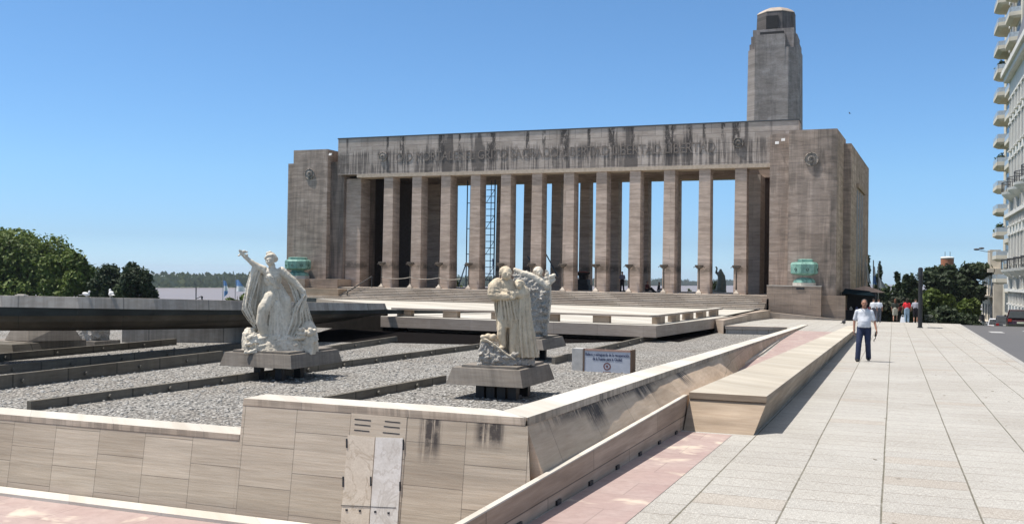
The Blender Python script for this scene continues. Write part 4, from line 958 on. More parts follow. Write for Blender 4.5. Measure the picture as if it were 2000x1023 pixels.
# ---- statue 3 : rough slab with two figures behind
c3=onz(1062,684,GZ+.45); zt3=ony(1061,663,c3[1]+.12)[2]; bx=ony(1045,658.5,c3[1]+1.0); m3=mpp(bx)
e3=statue_root('marble_statue','rough hewn marble slab with two small figures on top, half hidden behind the bowed pair',tuple(bx),-VIEW(bx))
T=Sc(610,540,m3/3.41,12)
def arcsec(y,xl,xr,d): return [T.P(xl,y,d*.6),T.P((xl*2+xr)/3,y,d),T.P((xl+2*xr)/3,y,d),T.P(xr,y,d*.5),T.P(xr,y,-60),T.P(xl,y,-60)]
T.b.loft([arcsec(540,520,682,66),arcsec(430,515,690,74),arcsec(300,500,700,72),arcsec(220,478,700,66),arcsec(170,468,668,56),arcsec(130,462,600,42),arcsec(104,465,545,24)])
T.lumps(60,510,680,190,520,50,74,12,24)
T.b.sculpt('rough_slab',M_['rock'],e3,voxel=.03,it=1,disp=.20,dscale=.10)
S=Sc(610,540,m3/3.41,13)
S.head(628,108,-8,32,10,1,6); S.ell(624,98,-18,34,30,34); S.cap((630,135,-20,24),(636,175,-26,42)); S.lumps(8,600,655,78,102,-20,12,7,11)
S.cap((660,190,-6,22),(700,150,0,15),(685,118,6,12)); S.hand(684,112,8,10,-.2,-1); S.cap((684,180,0,26),(725,155,-4,18),(700,145,8,13)); S.lumps(14,668,730,125,195,-14,14,12,20)
S.cap((470,92,10,14),(520,118,24,22),(580,132,30,22),(640,170,30,26),(680,205,30,24))
S.drape([(690,200,10),(700,300,0),(690,400,0),(660,500,10)],[(712,220,-30),(716,300,-30),(708,400,-30),(690,520,-20)],0,26,2,10,0,16,10)
S.cap((700,195,-30,14),(705,240,-34,10))
S.b.sculpt('figures',M_['marble'],e3,voxel=.022,it=1,disp=.03,dscale=.1)
wx=2.4
ped_for(e3,(c3[0],c3[1]),wx,2.6,GZ+.45,zt3,.12)
# ---- broken blocks on the far left
e=empty('stone_pedestal',tuple(onz(50,693,GZ))); tag(e,'grey stone pedestal block topped by a worn tapered slab under the curved walkway','pedestal')
c=onz(52,690,GZ+.05); b=MB(); b.hexa([(c[0]-2.2,c[1],GZ),(c[0],c[1],GZ),(c[0]+.6,c[1]+2.2,GZ),(c[0]-2.0,c[1]+2.2,GZ)],[(c[0]-2.3,c[1]-.05,GZ+.45),(c[0]-.02,c[1]-.05,GZ+.45),(c[0]+.55,c[1]+2.2,GZ+.45),(c[0]-2.0,c[1]+2.2,GZ+.45)]); b.build('block',M_['ped'],e,bevel=.02)
b=MB(); b.hexa([(c[0]-1.3,c[1]+.2,GZ+.46),(c[0]-.05,c[1]+.1,GZ+.46),(c[0]+1.0,c[1]+1.6,GZ+.46),(c[0]-1.0,c[1]+2.0,GZ+.46)],[(c[0]-1.0,c[1]+.4,GZ+1.15),(c[0]-.4,c[1]+.35,GZ+1.15),(c[0]+.55,c[1]+1.4,GZ+1.15),(c[0]-.9,c[1]+1.8,GZ+1.15)]); b.build('tapered_slab',M_['ped'],e,bevel=.02)
e=empty('stone_pedestal',tuple(onz(8,700,GZ))); tag(e,'low dark stone block at the left edge beside the tapered pedestal','pedestal')
c=onz(26,697,GZ); b=MB(); b.hexa([(c[0]-1.6,c[1],GZ),(c[0],c[1],GZ),(c[0],c[1]+1.4,GZ),(c[0]-1.6,c[1]+1.4,GZ)],[(c[0]-1.5,c[1]+.1,GZ+.42),(c[0]-.2,c[1]+.1,GZ+.42),(c[0]-.2,c[1]+1.3,GZ+.42),(c[0]-1.5,c[1]+1.3,GZ+.42)]); b.build('block',M_['beam'],e,bevel=.02)
e=empty('marble_fragment',tuple(onz(145,676,GZ))); tag(e,'rough broken marble fragment on a low base under the curved walkway','marble block')
c=onz(150,676,GZ); b=MB(); b.box(c[0]-1.6,c[0]+.9,c[1],c[1]+1.4,GZ,GZ+.22); b.build('base_slab',M_['ped'],e)
b=MB(); b.box(c[0]-.75,c[0]+.55,c[1]+.2,c[1]+1.2,GZ+.2,GZ+.85)
for _ in range(14): b.ell((c[0]+rng.uniform(-.8,.6),c[1]+rng.uniform(.2,1.1),GZ+rng.uniform(.35,.85)),(rng.uniform(.1,.25),.2,.13),8,6)
b.sculpt('fragment',M_['rock'],e,voxel=.045,it=1,disp=.1,dscale=.15)
# ============================================================ TREES AND SHRUBS
def leaf_cloud(b,lobes,n,size,r_,shell=.45,flat=1.0):
    """leaf clumps spread through the volume of many lobes"""
    vol=np.array([a[3]*a[4]*a[5] for a in lobes])**.72; pr=vol/vol.sum()
    idx=r_.choice(len(lobes),n,p=pr)
    L=np.array(lobes)[idx]
    d=r_.normal(size=(n,3)); d/=np.linalg.norm(d,axis=1)[:,None]
    rad=(shell+(1-shell)*r_.random(n))**.8*(1+.10*r_.normal(size=n))
    c=L[:,:3]+d*rad[:,None]*L[:,3:6]
    keep=r_.random(n)<np.clip(.62+.5*np.sin(c[:,0]*1.7+c[:,2]*2.1)*np.cos(c[:,1]*1.3+c[:,2]*.9),.3,1)
    c=c[keep]; d=d[keep]; n=len(c)
    nrm=d*.8+r_.normal(size=(n,3))*.7+np.array([0,0,.45]); nrm/=np.linalg.norm(nrm,axis=1)[:,None]
    t=np.cross(nrm,r_.normal(size=(n,3))); t/=np.linalg.norm(t,axis=1)[:,None]; q=np.cross(nrm,t)
    s=size*(.55+.9*r_.random(n))[:,None]
    V=np.empty((n*4,3)); V[0::4]=c-t*s; V[1::4]=c-q*s*.55; V[2::4]=c+t*s; V[3::4]=c+q*s*.55+nrm*s*.2
    k=len(b.v); b.v+=[tuple(p) for p in V.tolist()]; b.f+=[(k+4*i,k+4*i+1,k+4*i+2,k+4*i+3) for i in range(n)]; b.mi+=[0]*n
def make_lobes(r_,W,H,D,n,zb,style='round'):
    out=[]
    for i in range(n):
        for _ in range(60):
            p=r_.uniform(-1,1,3)
            if np.linalg.norm(p)<=1 and np.linalg.norm(p)>.35: break
        if style=='cone':
            z=r_.random(); rr=(1-z)**.8*.9+.12; a=r_.random()*6.28; p=np.array([rr*math.cos(a)*.7,rr*math.sin(a)*.7,z*2-1]); s=rr*.55+.1
            out.append((p[0]*W/2,p[1]*D/2,zb+(p[2]+1)/2*H,W*.5*s,D*.5*s,H*.10)); continue
        s=r_.uniform(.20,.36)
        out.append((p[0]*W/2*.78,p[1]*D/2*.78,zb+H/2+p[2]*H/2*.78,W*s*.62,D*s*.62,H*s*.55))
    return out
def tree(name,label,cat,px,pyt,pyb,wpx,y,leaf,n,size,seed,group=None,nl=22,style='round',trunk=True,crown_frac=.8,extra=None,sink=0.0):
    """px centre, top row, visible base row and crown width in photo pixels at depth y"""
    r_=np.random.default_rng(seed); top=ony(px,pyt,y); base=ony(px,pyb,y); m=mpp(base)
    H=top[2]-base[2]+sink; W=wpx*m; e=lempty(name,(base[0],y,base[2]-sink)); tag(e,label,cat,group)
    ch=H*crown_frac; zb=H-ch
    lob=make_lobes(r_,W,ch,W*.8,nl,zb,style)
    if extra: lob+=[(a*m,bb*m,H-cc*m,rx*m,rx*m,rz*m) for a,bb,cc,rx,rz in extra]
    b=MB(); leaf_cloud(b,lob,n,size,r_); o=b.build('crown',leaf,e,fixn=False)
    if trunk:
        b=MB(); tr=max(.12,W*.028)
        b.tube([(0,0,-.3),(W*.01,0,zb*.6),(0,W*.02,zb+ch*.35),(W*.03,0,zb+ch*.8)],[tr,tr*.8,tr*.55,tr*.15],8)
        for q in lob[:14]: b.tube([(0,0,zb+ch*.12*r_.random()),(q[0]*.5,q[1]*.5,(q[2]+zb)/2+ch*.05),(q[0],q[1],q[2])],[tr*.42,tr*.28,tr*.08],5)
        b.build('trunk',M_['bark'],e)
    return e
G1='big trees beyond the left parapet'
tree('tree','large bright green spreading tree at the left edge of the photo','tree',30,443,600,240,105,M_['leafA'],46000,.27,11,G1,46,extra=[(-60,0,60,45,30),(55,-30,70,42,30),(0,0,22,45,20),(45,0,42,34,22),(-30,-60,95,40,30),(60,-50,120,44,26),(-70,-40,130,40,26)],sink=4)
tree('tree','rounded bright green tree overlapping the right side of the largest one','tree',128,478,600,112,98,M_['leafA'],24000,.25,12,G1,24,sink=4)
tree('tree','dense dark green tree just left of the open river view','tree',215,503,600,82,92,M_['leafB'],15000,.24,13,G1,22,sink=4)
tree('tree','dark rounded tree nearest the river view, with a bare twig on top','tree',268,508,600,88,90,M_['leafB'],15000,.24,14,G1,22,sink=4)
tree('shrub','small olive shrub in front of the dark trees at left','shrub',228,552,600,34,84,M_['leafC'],2600,.22,15,None,9,sink=3)
tree('shrub','green shrub in front of the two blue and white flags at left','shrub',462,564,592,62,82,M_['leafA'],3000,.22,16,None,10,sink=3)
tree('shrub','yellowish shrub seen between columns beside the scaffold','shrub',898,540,585,22,104,M_['leafA'],1800,.2,17,None,8,sink=3)
tree('shrub','small rounded shrub seen through the right part of the colonnade','shrub',1346,560,590,22,108,M_['leafC'],1600,.2,18,None,8,sink=3)
tree('shrub','dark shrub behind the green statue in the colonnade','shrub',1396,549,590,38,112,M_['leafB'],2200,.22,19,None,9,sink=3)
# right side park
tree('tree','tall slender dark cypress next to the monument corner, left of the flags','tree',1694,502,600,14,150,M_['leafB'],2600,.30,21,'trees of the riverside park',14,'cone',sink=4)
tree('tree','slender dark cypress pair top right of the white flags','tree',1716,512,600,20,152,M_['leafB'],3600,.30,22,'trees of the riverside park',16,'cone',sink=4)
tree('tree','small tiered conifer left of the black lamp post','tree',1752,537,620,28,150,M_['leafB'],2800,.30,23,'trees of the riverside park',14,'cone',sink=2)
tree('tree','round topped dark tree just left of the black lamp post','tree',1778,525,620,44,146,M_['leafB'],6500,.32,24,'trees of the riverside park',18,sink=2)
tree('tree','big spreading dark grey green tree right of the black lamp post','tree',1862,503,640,112,150,M_['leafB'],20000,.38,25,'trees of the riverside park',30,extra=[(40,0,25,30,16),(-30,0,40,34,22)],sink=2)
tree('tree','dark tree at the end of the street beside the apartment houses','tree',1892,545,640,44,172,M_['leafB'],5000,.34,26,'trees of the riverside park',14,sink=2)
tree('tree','light green round bushy tree right behind the black lamp post','tree',1828,562,642,62,112,M_['leafA'],11000,.24,27,'trees of the riverside park',20,sink=1.5)
tree('tree','light green bushy tree at the end of the lawn, left of the white car','tree',1888,577,642,52,114,M_['leafA'],7000,.24,28,'trees of the riverside park',18,sink=1.5)
tree('shrub','mixed grey green shrubbery behind the walking people','shrub',1745,562,640,70,108,M_['leafD'],8000,.22,29,None,22,trunk=False,crown_frac=.95,sink=1)
tree('shrub','dark low hedge behind the couple at the end of the promenade','shrub',1790,580,640,70,100,M_['leafC'],7000,.2,30,None,20,trunk=False,crown_frac=.95,sink=1)
tree('shrub','dark undergrowth below the light green trees right of the lamp post','shrub',1850,598,640,110,104,M_['leafB'],8000,.2,31,None,24,trunk=False,crown_frac=.95,sink=1)
tree('shrub','white flowering bush low beside the lamp post','shrub',1815,612,640,26,97,leafmat('leaf_pale_blossom',(.05,.07,.05),(.16,.18,.15),(.35,.36,.34),.9),1500,.13,32,None,8,trunk=False,crown_frac=.95,sink=.6)
tree('shrub','hazy dark green thicket between the cypresses and the tiered conifer','shrub',1737,549,640,56,175,M_['leafC'],6000,.32,41,None,18,trunk=False,crown_frac=.95,sink=2)
# ============================================================ FLAGS AND POSTS
def cloth(b,P,n=7,amp=.12):
    """P: four corners top-left, top-right, bottom-right, bottom-left; wavy two sided sheet with thickness"""
    P=[np.array(p,float) for p in P]; F=[];B=[]
    nv=np.cross(P[1]-P[0],P[3]-P[0]); nv/=np.linalg.norm(nv)
    for i in range(n+1):
        t=i/n; row=[]; rb=[]
        for j in range(n*2+1):
            u=j/(n*2); p=(P[0]*(1-u)+P[1]*u)*(1-t)+(P[3]*(1-u)+P[2]*u)*t; off=amp*math.sin(u*9+t*3)*(.3+t)
            row.append(p+nv*off); rb.append(p+nv*(off+.015))
        F.append(row);B.append(rb)
    b.grid(F); b.grid(B)
def stripes(name,axis,z0,z1):
    t=NT(name,.8,.2); z=t.z
    f=t.rng(t.math('ABSOLUTE',t.math('SUBTRACT',z,(z0+z1)/2)),(z1-z0)*.16,(z1-z0)*.17)
    return t.done(t.mix(f,(.72,.74,.78),(.20,.34,.62)))
def flag(px,pyt,pyb,y,label,poly,mat,group=None):
    p=ony(px,pyt,y); q=ony(px,pyb,y); e=empty('flag',(p[0],y,q[2])); tag(e,label,'flag',group)
    b=MB(); b.bar((p[0],y,q[2]-3),(p[0],y,p[2]),.05,6); b.build('pole',bpy.data.materials.get('pole_grey') or plain('pole_grey',(.32,.33,.34),.5),e)
    b=MB(); cloth(b,[ony(*c,y-.1) for c in poly]); b.build('cloth',mat,e,sm=True)
z_=ony(440,560,120)[2]
fb=stripes('pale_blue_white_cloth','z',ony(440,578,120)[2],ony(440,548,120)[2])
flag(436,536,588,120,'limp blue and white flag on a pole at left, above the shrub',[(436,547),(441,549),(448,566),(437,583)],fb)
flag(460,540,588,120,'blue and white flag flying to the right next to the limp one',[(460,547),(466,546),(484,569),(462,569)],fb)
fw_=plain('white_flag_cloth',(.62,.64,.66),.8,var=.05)
fbw=stripes('blue_white_cloth','z',ony(1700,555,95)[2],ony(1700,505,95)[2])
GF='flags beside the monument'
flag(1690,500,600,95,'white flag hanging close against the monument corner',[(1691,512),(1693,514),(1702,556),(1693,548)],fw_,GF)
flag(1706,508,600,96,'blue and white flag in the middle of the row beside the monument',[(1707,520),(1709,521),(1712,556),(1704,554)],fbw,GF)
flag(1716,514,600,97,'white flag spread furthest right in the row beside the monument',[(1715,540),(1717,541),(1733,562),(1714,562)],fw_,GF)
flag(965,498,585,100,'small blue flag behind the scaffold tower between columns',[(961,505),(965,505),(967,520),(961,520)],plain('blue_flag_cloth',(.16,.26,.48),.8))
# post and bollard on the far parapet
p=ony(383,561,75); q=ony(383,586,75); e=empty('metal_post',(p[0],75,q[2])); tag(e,'thin dark post with slanting bracket standing against the river','post'); b=MB(); b.bar((q[0],75,q[2]-1),(p[0],75,p[2]),.05,6); b.build('shaft',M_['dark'],e)
a=ony(384,583,75); c=ony(394,578,75); b=MB(); b.bar(tuple(a),tuple(c),.035,5); b.build('bracket',M_['dark'],e)
a=ony(394.5,585,75); b=MB(); b.lathe((a[0],75,a[2]-.2),[(.07,0),(.07,.35),(.09,.36),(.09,.5),(.04,.52)],8); o=b.build('bollard',M_['dark']); tag(o,'short dark bollard beside the thin post against the river','bollard')
# black lamp post on promenade
g=onz(1797,640,0,PS); e=lempty('lamp_post',tuple(g)); tag(e,'black cylindrical light column standing on the promenade','lamp post')
b=MB(); b.lathe((0,0,0),[(.17,0),(.17,.05),(.12,.06),(.115,3.05)],14); b.build('column',M_['dark'],e)
b=MB(); b.lathe((0,0,0),[(.13,3.055),(.14,3.1),(.14,3.5),(.12,3.56),(.05,3.6)],14); b.build('lamp_head',plain('black_lamp_glass',(.03,.03,.035),.25),e)
g=onz(1826,640,0,PS); b=MB(); b.box(g[0]-.42,g[0]+.42,g[1]-.4,g[1]+.4,g[2]-.05,g[2]+.012); o=b.build('drain_cover',M_['dark']); tag(o,'dark rectangular drain cover in the pavement near the lamp post','drain cover')
# ============================================================ PIGEONS AND A BIRD
def bird_mesh(white):
    b=MB(); b.ell((0,0,.13),(.16,.075,.075),12,8,Matrix.Rotation(R_(12),3,'Y')); b.ell((.13,0,.24),(.042,.038,.042),10,8); b.bar((.10,0,.15),(.13,0,.23),.045,8,.033); b.bar((.165,0,.24),(.20,0,.235),.012,6,.003)
    b.hexa([(-.14,-.03,.09),(-.14,.03,.09),(-.29,.04,.08),(-.29,-.04,.08)],[(-.12,-.03,.12),(-.12,.03,.12),(-.29,.04,.09),(-.29,-.04,.09)])
    b.bar((0,.03,.07),(.01,.03,0),.008,5); b.bar((0,-.03,.07),(.01,-.03,0),.008,5); return b
def pigeon(px,py,y,label,mat,s=1,rz=0,z=None):
    p=ony(px,py,y); o=bird_mesh(0).build('pigeon',mat,None,sm=True); o.location=p if z is None else (p[0],y,z); o.rotation_euler=(0,0,rz); o.scale=(s,s,s); tag(o,label,'bird'); return o
wm=plain('white_feathers',(.75,.74,.72),.8,var=.05); gm=plain('grey_feathers',(.05,.05,.055),.7)
Y1=np.interp(168,[150,300],[23.6,26.5]); Y2=np.interp(217,[150,300],[23.6,26.5]); Y0=22.2
pigeon(168,580.2,Y1+.06,'small white dove sitting on the grey parapet, left of its mate',wm,.75,.4); pigeon(217,581.2,Y2+.06,'larger white dove on the grey parapet near the dark tree',wm,1.0,2.6)
p=ony(42,577.6,Y0+.1); b=MB(); b.obox((p[0],p[1]),.05,.18,.08,p[2],p[2]+.03); b.obox((p[0],p[1]),.05,.13,.05,p[2]+.03,p[2]+.05); o=b.build('stone_slab',M_['cop'],bevel=.005); tag(o,'small pale flat slab lying on the grey parapet at far left','slab')
g=onz(1648,634,0,PS); pigeon(1648,634,g[1],'dark pigeon on the pavement at the end of the bench block',gm,1.3,1.2)
g=onz(1396,616,TZ); pigeon(1396,616.5,g[1],'dark pigeon on the terrace edge by the shorter bench',gm,1.2,.3,TZ)
p=ony(1660,222,60); b=MB(); b.ell((0,0,0),(.10,.03,.03),8,6); b.add([(.05,0,0),(-.05,0,0),(-.12,-.3,.09),(-.02,-.3,.1)],[(0,1,2,3)]); b.add([(.05,0,0),(-.05,0,0),(-.12,.3,.09),(-.02,.3,.1)],[(0,1,2,3)]); o=b.build('flying_bird',gm); o.location=p; o.scale=(.55,.55,.55); tag(o,'tiny dark bird flying in the blue sky right of the tower','bird')
# ============================================================ STATUE BEHIND THE COLONNADE, DARK BRAZIER
p=ony(1406,571,94); m=mpp(p); e=lempty('bronze_statue',(p[0],94,FL)); tag(e,'greenish statue of a figure with raised arm behind the right columns','statue')
S=Sc(0,0,m,20)
S.cap((-2,-2,0,7),(0,-12,0,7),(2,-26,0,6.5),(1,-36,0,6)); S.ell(1,-42,0,3,3.6,3); S.cap((-3,-34,0,3),(-8,-38,0,2),(-6,-46,0,1.6),(-8,-49,0,1.8)); S.cap((5,-34,0,3),(8,-26,0,2.4)); S.cap((-14,-1,0,3),(4,-3,0,5),(10,-1,0,3)); S.drape([(3,-36,0),(6,-20,0),(4,-2,0)],[(9,-34,0),(12,-18,0),(12,-2,0)],0,4,2,1)
S.b.sculpt('figure',plain('grey_green_bronze',(.22,.25,.22),.6),e,voxel=.05,it=2)
p=ony(1138,562,90); e=lempty('flame_brazier',(p[0],90,FL)); tag(e,'black stepped flame brazier with reddish rim inside the colonnade','brazier')
b=MB(); b.box(-.75,.75,-.6,.6,0,.5); b.box(-.6,.6,-.5,.5,.5,1.0); b.lathe((0,0,1.0),[(.3,0),(.35,.3),(.7,.55),(.72,.65),(.6,.62)],12); b.build('stand',M_['dark'],e,bevel=.02)
b=MB(); b.lathe((0,0,1.655),[(.66,0),(.6,.05),(.3,.12)],12); b.build('rim',plain('rust_red_rim',(.35,.09,.05),.7),e)
# ============================================================ RIGHT SIDE BUILDINGS
cream=plain('cream_render',(.60,.56,.47),.85,.2,var=.08,vs=.6); white=plain('white_stucco',(.66,.65,.61),.85,.2,var=.06,vs=.8); glass=plain('dark_window',(.05,.055,.06),.25,.5); ochre=plain('ochre_render',(.58,.53,.45),.85,.2,var=.15,vs=.8); iron=plain('iron_railing',(.06,.06,.065),.6); grey=plain('grey_render',(.36,.36,.36),.85,.2,var=.12,vs=.7)
def wallx(y,px0,y0):  # x of a facade line through photo column px0 at depth y0
    return 0
XA=12.25
# apartment tower with balconies
e=empty('apartment_block',(14,138,-4)); tag(e,'tall pale apartment block with stacked rounded balconies at the right edge','building')
xw=13.55; b=MB(); b.box(xw,xw+16,126.4,146,-6,48); b.build('wall',cream,e)
nf=15; fh=2.93; z0=ony(1950,570,135)[2]
balg=plain('balcony_glass_rail',(.38,.43,.47),.3,.5)
def balcony(b_,br,x0,x1,ya,yb,z,kind):
    # tapered slab with solid front, open railing above
    b_.hexa([(x1,ya+.25,z-.28),(x0+.55,ya+.55,z-.28),(x0+.55,yb-.35,z-.28),(x1,yb,z-.28)],[(x1,ya,z+.0),(x0,ya+.35,z+.0),(x0,yb-.1,z+.0),(x1,yb,z+.0)])
    b_.prism([(x0,ya+.35),(x0+.1,ya+.35),(x0+.1,yb-.1),(x0,yb-.1)],z+.001,z+.45); b_.prism([(x0+.1,ya+.33),(x1,ya),(x1,ya+.1),(x0+.1,ya+.43)],z+.001,z+.45)
    br.prism([(x0+.02,ya+.4),(x0+.06,ya+.4),(x0+.06,yb-.15),(x0+.02,yb-.15)],z+.451,z+1.0)
    br.prism([(x0+.1,ya+.36),(x1,ya+.03),(x1,ya+.07),(x0+.1,ya+.40)],z+.451,z+1.0)
plantm=M_['leafC']
for k in range(nf):
    z=z0+k*fh
    for ci,(ya,yb,x0) in enumerate(((127.5,132.5,12.35),(137.2,143.0,12.0))):
        b=MB(); br=MB(); zz=z+(.0 if ci==0 else 1.2); balcony(b,br,x0,xw+.001,ya,yb,zz,0)
        o=b.build('balcony',cream,e); br.build('railing',balg,o)
        b=MB(); b.box(xw-.03,xw+.05,ya+.6,yb-1.2,zz+.05,zz+2.15); b.build('window',glass,e)
    if k in(2,5,9,13): 
        b=MB(); r_=np.random.default_rng(k); leaf_cloud(b,[(12.6,139,z+2.3,.5,.9,.6),(12.4,140.6,z+2.1,.5,.6,.6)],420,.16,r_); b.build('balcony_plant',plantm,e,fixn=False)
    b=MB(); b.box(xw-.5,xw+.02,134.2,135.6,z+.2,z+1.9); b.build('awning',white,e)
b=MB(); b.box(xw-.25,xw+.02,133.3,136.6,-6,47); b.build('service_shaft',grey,e)
# ornate white building nearer
e=empty('white_building',(14,100,-4)); tag(e,'ornate white stuccoed building with tall windows and curved balconies, nearest on the right','building')
xo=12.15; ya,yb=62,125; zc=ony(1972,145,125)[2]
b=MB(); b.box(xo,xo+14,ya,yb,-6,zc-.4); b.build('wall',white,e)
b=MB(); b.box(xo-.9,xo+.2,ya,yb+.4,zc-.4,zc+.15); b.box(xo-.6,xo+.2,ya,yb+.3,zc-1.0,zc-.401); b.build('cornice',white,e)
b=MB(); b.hexa([(xo-.1,ya,zc+.151),(xo+3,ya,zc+.151),(xo+3,yb,zc+.151),(xo-.1,yb,zc+.151)],[(xo+1.6,ya,zc+8),(xo+3,ya,zc+8),(xo+3,yb-1,zc+8),(xo+1.6,yb-1,zc+8)]); b.build('mansard_roof',plain('slate_roof',(.16,.16,.17),.6),e)
rows=[(2.0,4.6,'a'),(6.3,9.2,'a'),(10.6,13.4,'a'),(14.8,17.6,'b'),(19.0,21.6,'b'),(22.9,24.4,'c')]
cnt=0
for (za,zb,kind) in rows:
    za-=2.2; zb-=2.2
    for k in range(14):
        y=yb-2.2-k*2.9
        if y<84: continue
        b=MB(); b.box(xo-.02,xo+.1,y-.55,y+.55,za,zb); w_=b.build('window',glass,e)
        b=MB(); b.box(xo-.14,xo-.021,y-.8,y-.56,za-.1,zb+.2); b.box(xo-.14,xo-.021,y+.56,y+.8,za-.1,zb+.2); b.box(xo-.25,xo-.021,y-.85,y+.85,zb+.201,zb+.42); b.box(xo-.32,xo-.021,y-.7,y+.7,za-.25,za-.102); b.build('surround',white,w_)
for z in(3.6,12.0):
    zz=z-.2
    for k in range(6):
        y0=yb-3-k*6-1.6
        b=MB(); b.lathe((xo+.1,y0,zz-.5),[(.3,-.5),(.9,-.1),(1.25,.25),(1.3,.5)],16,0,1,1.7); bl=b.build('balcony',white,e)
        b=MB()
        for i in range(20):
            t=math.pi*(.5+i/19.0); b.bar((xo+.1+1.25*math.cos(t),y0+2.1*math.sin(t),zz-.02),(xo+.1+1.25*math.cos(t),y0+2.1*math.sin(t),zz+1.05),.03,4)
        for i in range(19):
            t=math.pi*(.5+i/19.0);t2=math.pi*(.5+(i+1)/19.0); b.bar((xo+.1+1.25*math.cos(t),y0+2.1*math.sin(t),zz+1.05),(xo+.1+1.25*math.cos(t2),y0+2.1*math.sin(t2),zz+1.05),.05,4)
        b.build('railing',iron,bl)
b=MB(); b.box(xo-.35,xo+.05,ya,yb,9.3,9.7); b.box(xo-.35,xo+.05,ya,yb,1.0,1.3); b.build('string_course',white,e)
# old low building far
e=empty('old_corner_house',(14,160,-5)); tag(e,'low old ochre house with iron balconies beyond the apartment block','building')
p=ony(1918,560,158); xo2=p[0]+.6; b=MB(); b.box(xo2,xo2+14,147,166,-7,ony(1925,525,150)[2]); b.build('wall',ochre,e)
ztop=ony(1925,525,150)[2]; b=MB(); b.box(xo2-.7,xo2+.1,147,166.3,ztop-.5,ztop); b.box(xo2-.3,xo2+1,149,153,ztop+.001,ztop+2.6); b.build('cornice',ochre,e)
for z in(-3.4,.2):
    for k in range(4):
        y=149+k*4.4; b=MB(); b.box(xo2-.03,xo2+.1,y,y+1.6,z,z+2.3); b.build('window',glass,e)
    b=MB(); b.box(xo2-1.0,xo2,148.5,165,z-.2,z-.02); b.build('balcony_slab',ochre,e); b=MB(); 
    for i in range(40): b.bar((xo2-.95,148.6+i*.41,z-.02),(xo2-.95,148.6+i*.41,z+.9),.03,4)
    b.bar((xo2-.95,148.6,z+.9),(xo2-.95,165,z+.9),.04,4); b.build('railing',iron,e)
# street lamp pair
p=ony(1924,500,140); q1=ony(1907,487,140); q2=ony(1917,485,140); e=empty('street_lamp',tuple(p)); tag(e,'two small street lamp heads on a thin curved arm beside the old house','street lamp')
b=MB(); k=ony(1934,492,140); b.tube([tuple(k),tuple(ony(1924,491,140)),tuple(ony(1914,489,140)),tuple(q1)],.04,5); b.build('arm',iron,e)
for q in(q1,q2): b=MB(); b.ell(tuple(q),(.35,.25,.14),10,6); b.build('lamp_head',iron,e)
# brick water tower
p=ony(1850,520,250); m=mpp(p); e=lempty('brick_tower',(p[0],250,-14)); tag(e,'round red brick tower with white cap showing above the big tree','tower')
zt=ony(1850,505,250)[2]+14; b=MB(); b.lathe((0,0,0),[(12*m,0),(12*m,zt-.0)],20); b.build('shaft',plain('red_brick',(.36,.15,.09),.9,.1),e)
b=MB(); b.lathe((0,0,zt+.01),[(12.6*m,0),(12.6*m,.25),(11*m,.38),(3*m,.5)],20); b.build('cap',white,e)
for dx in(-4,5): b=MB(); b.bar((dx*m,0,zt+.3),(dx*m,0,zt+1.6),.06,5); b.build('antenna',iron,e)
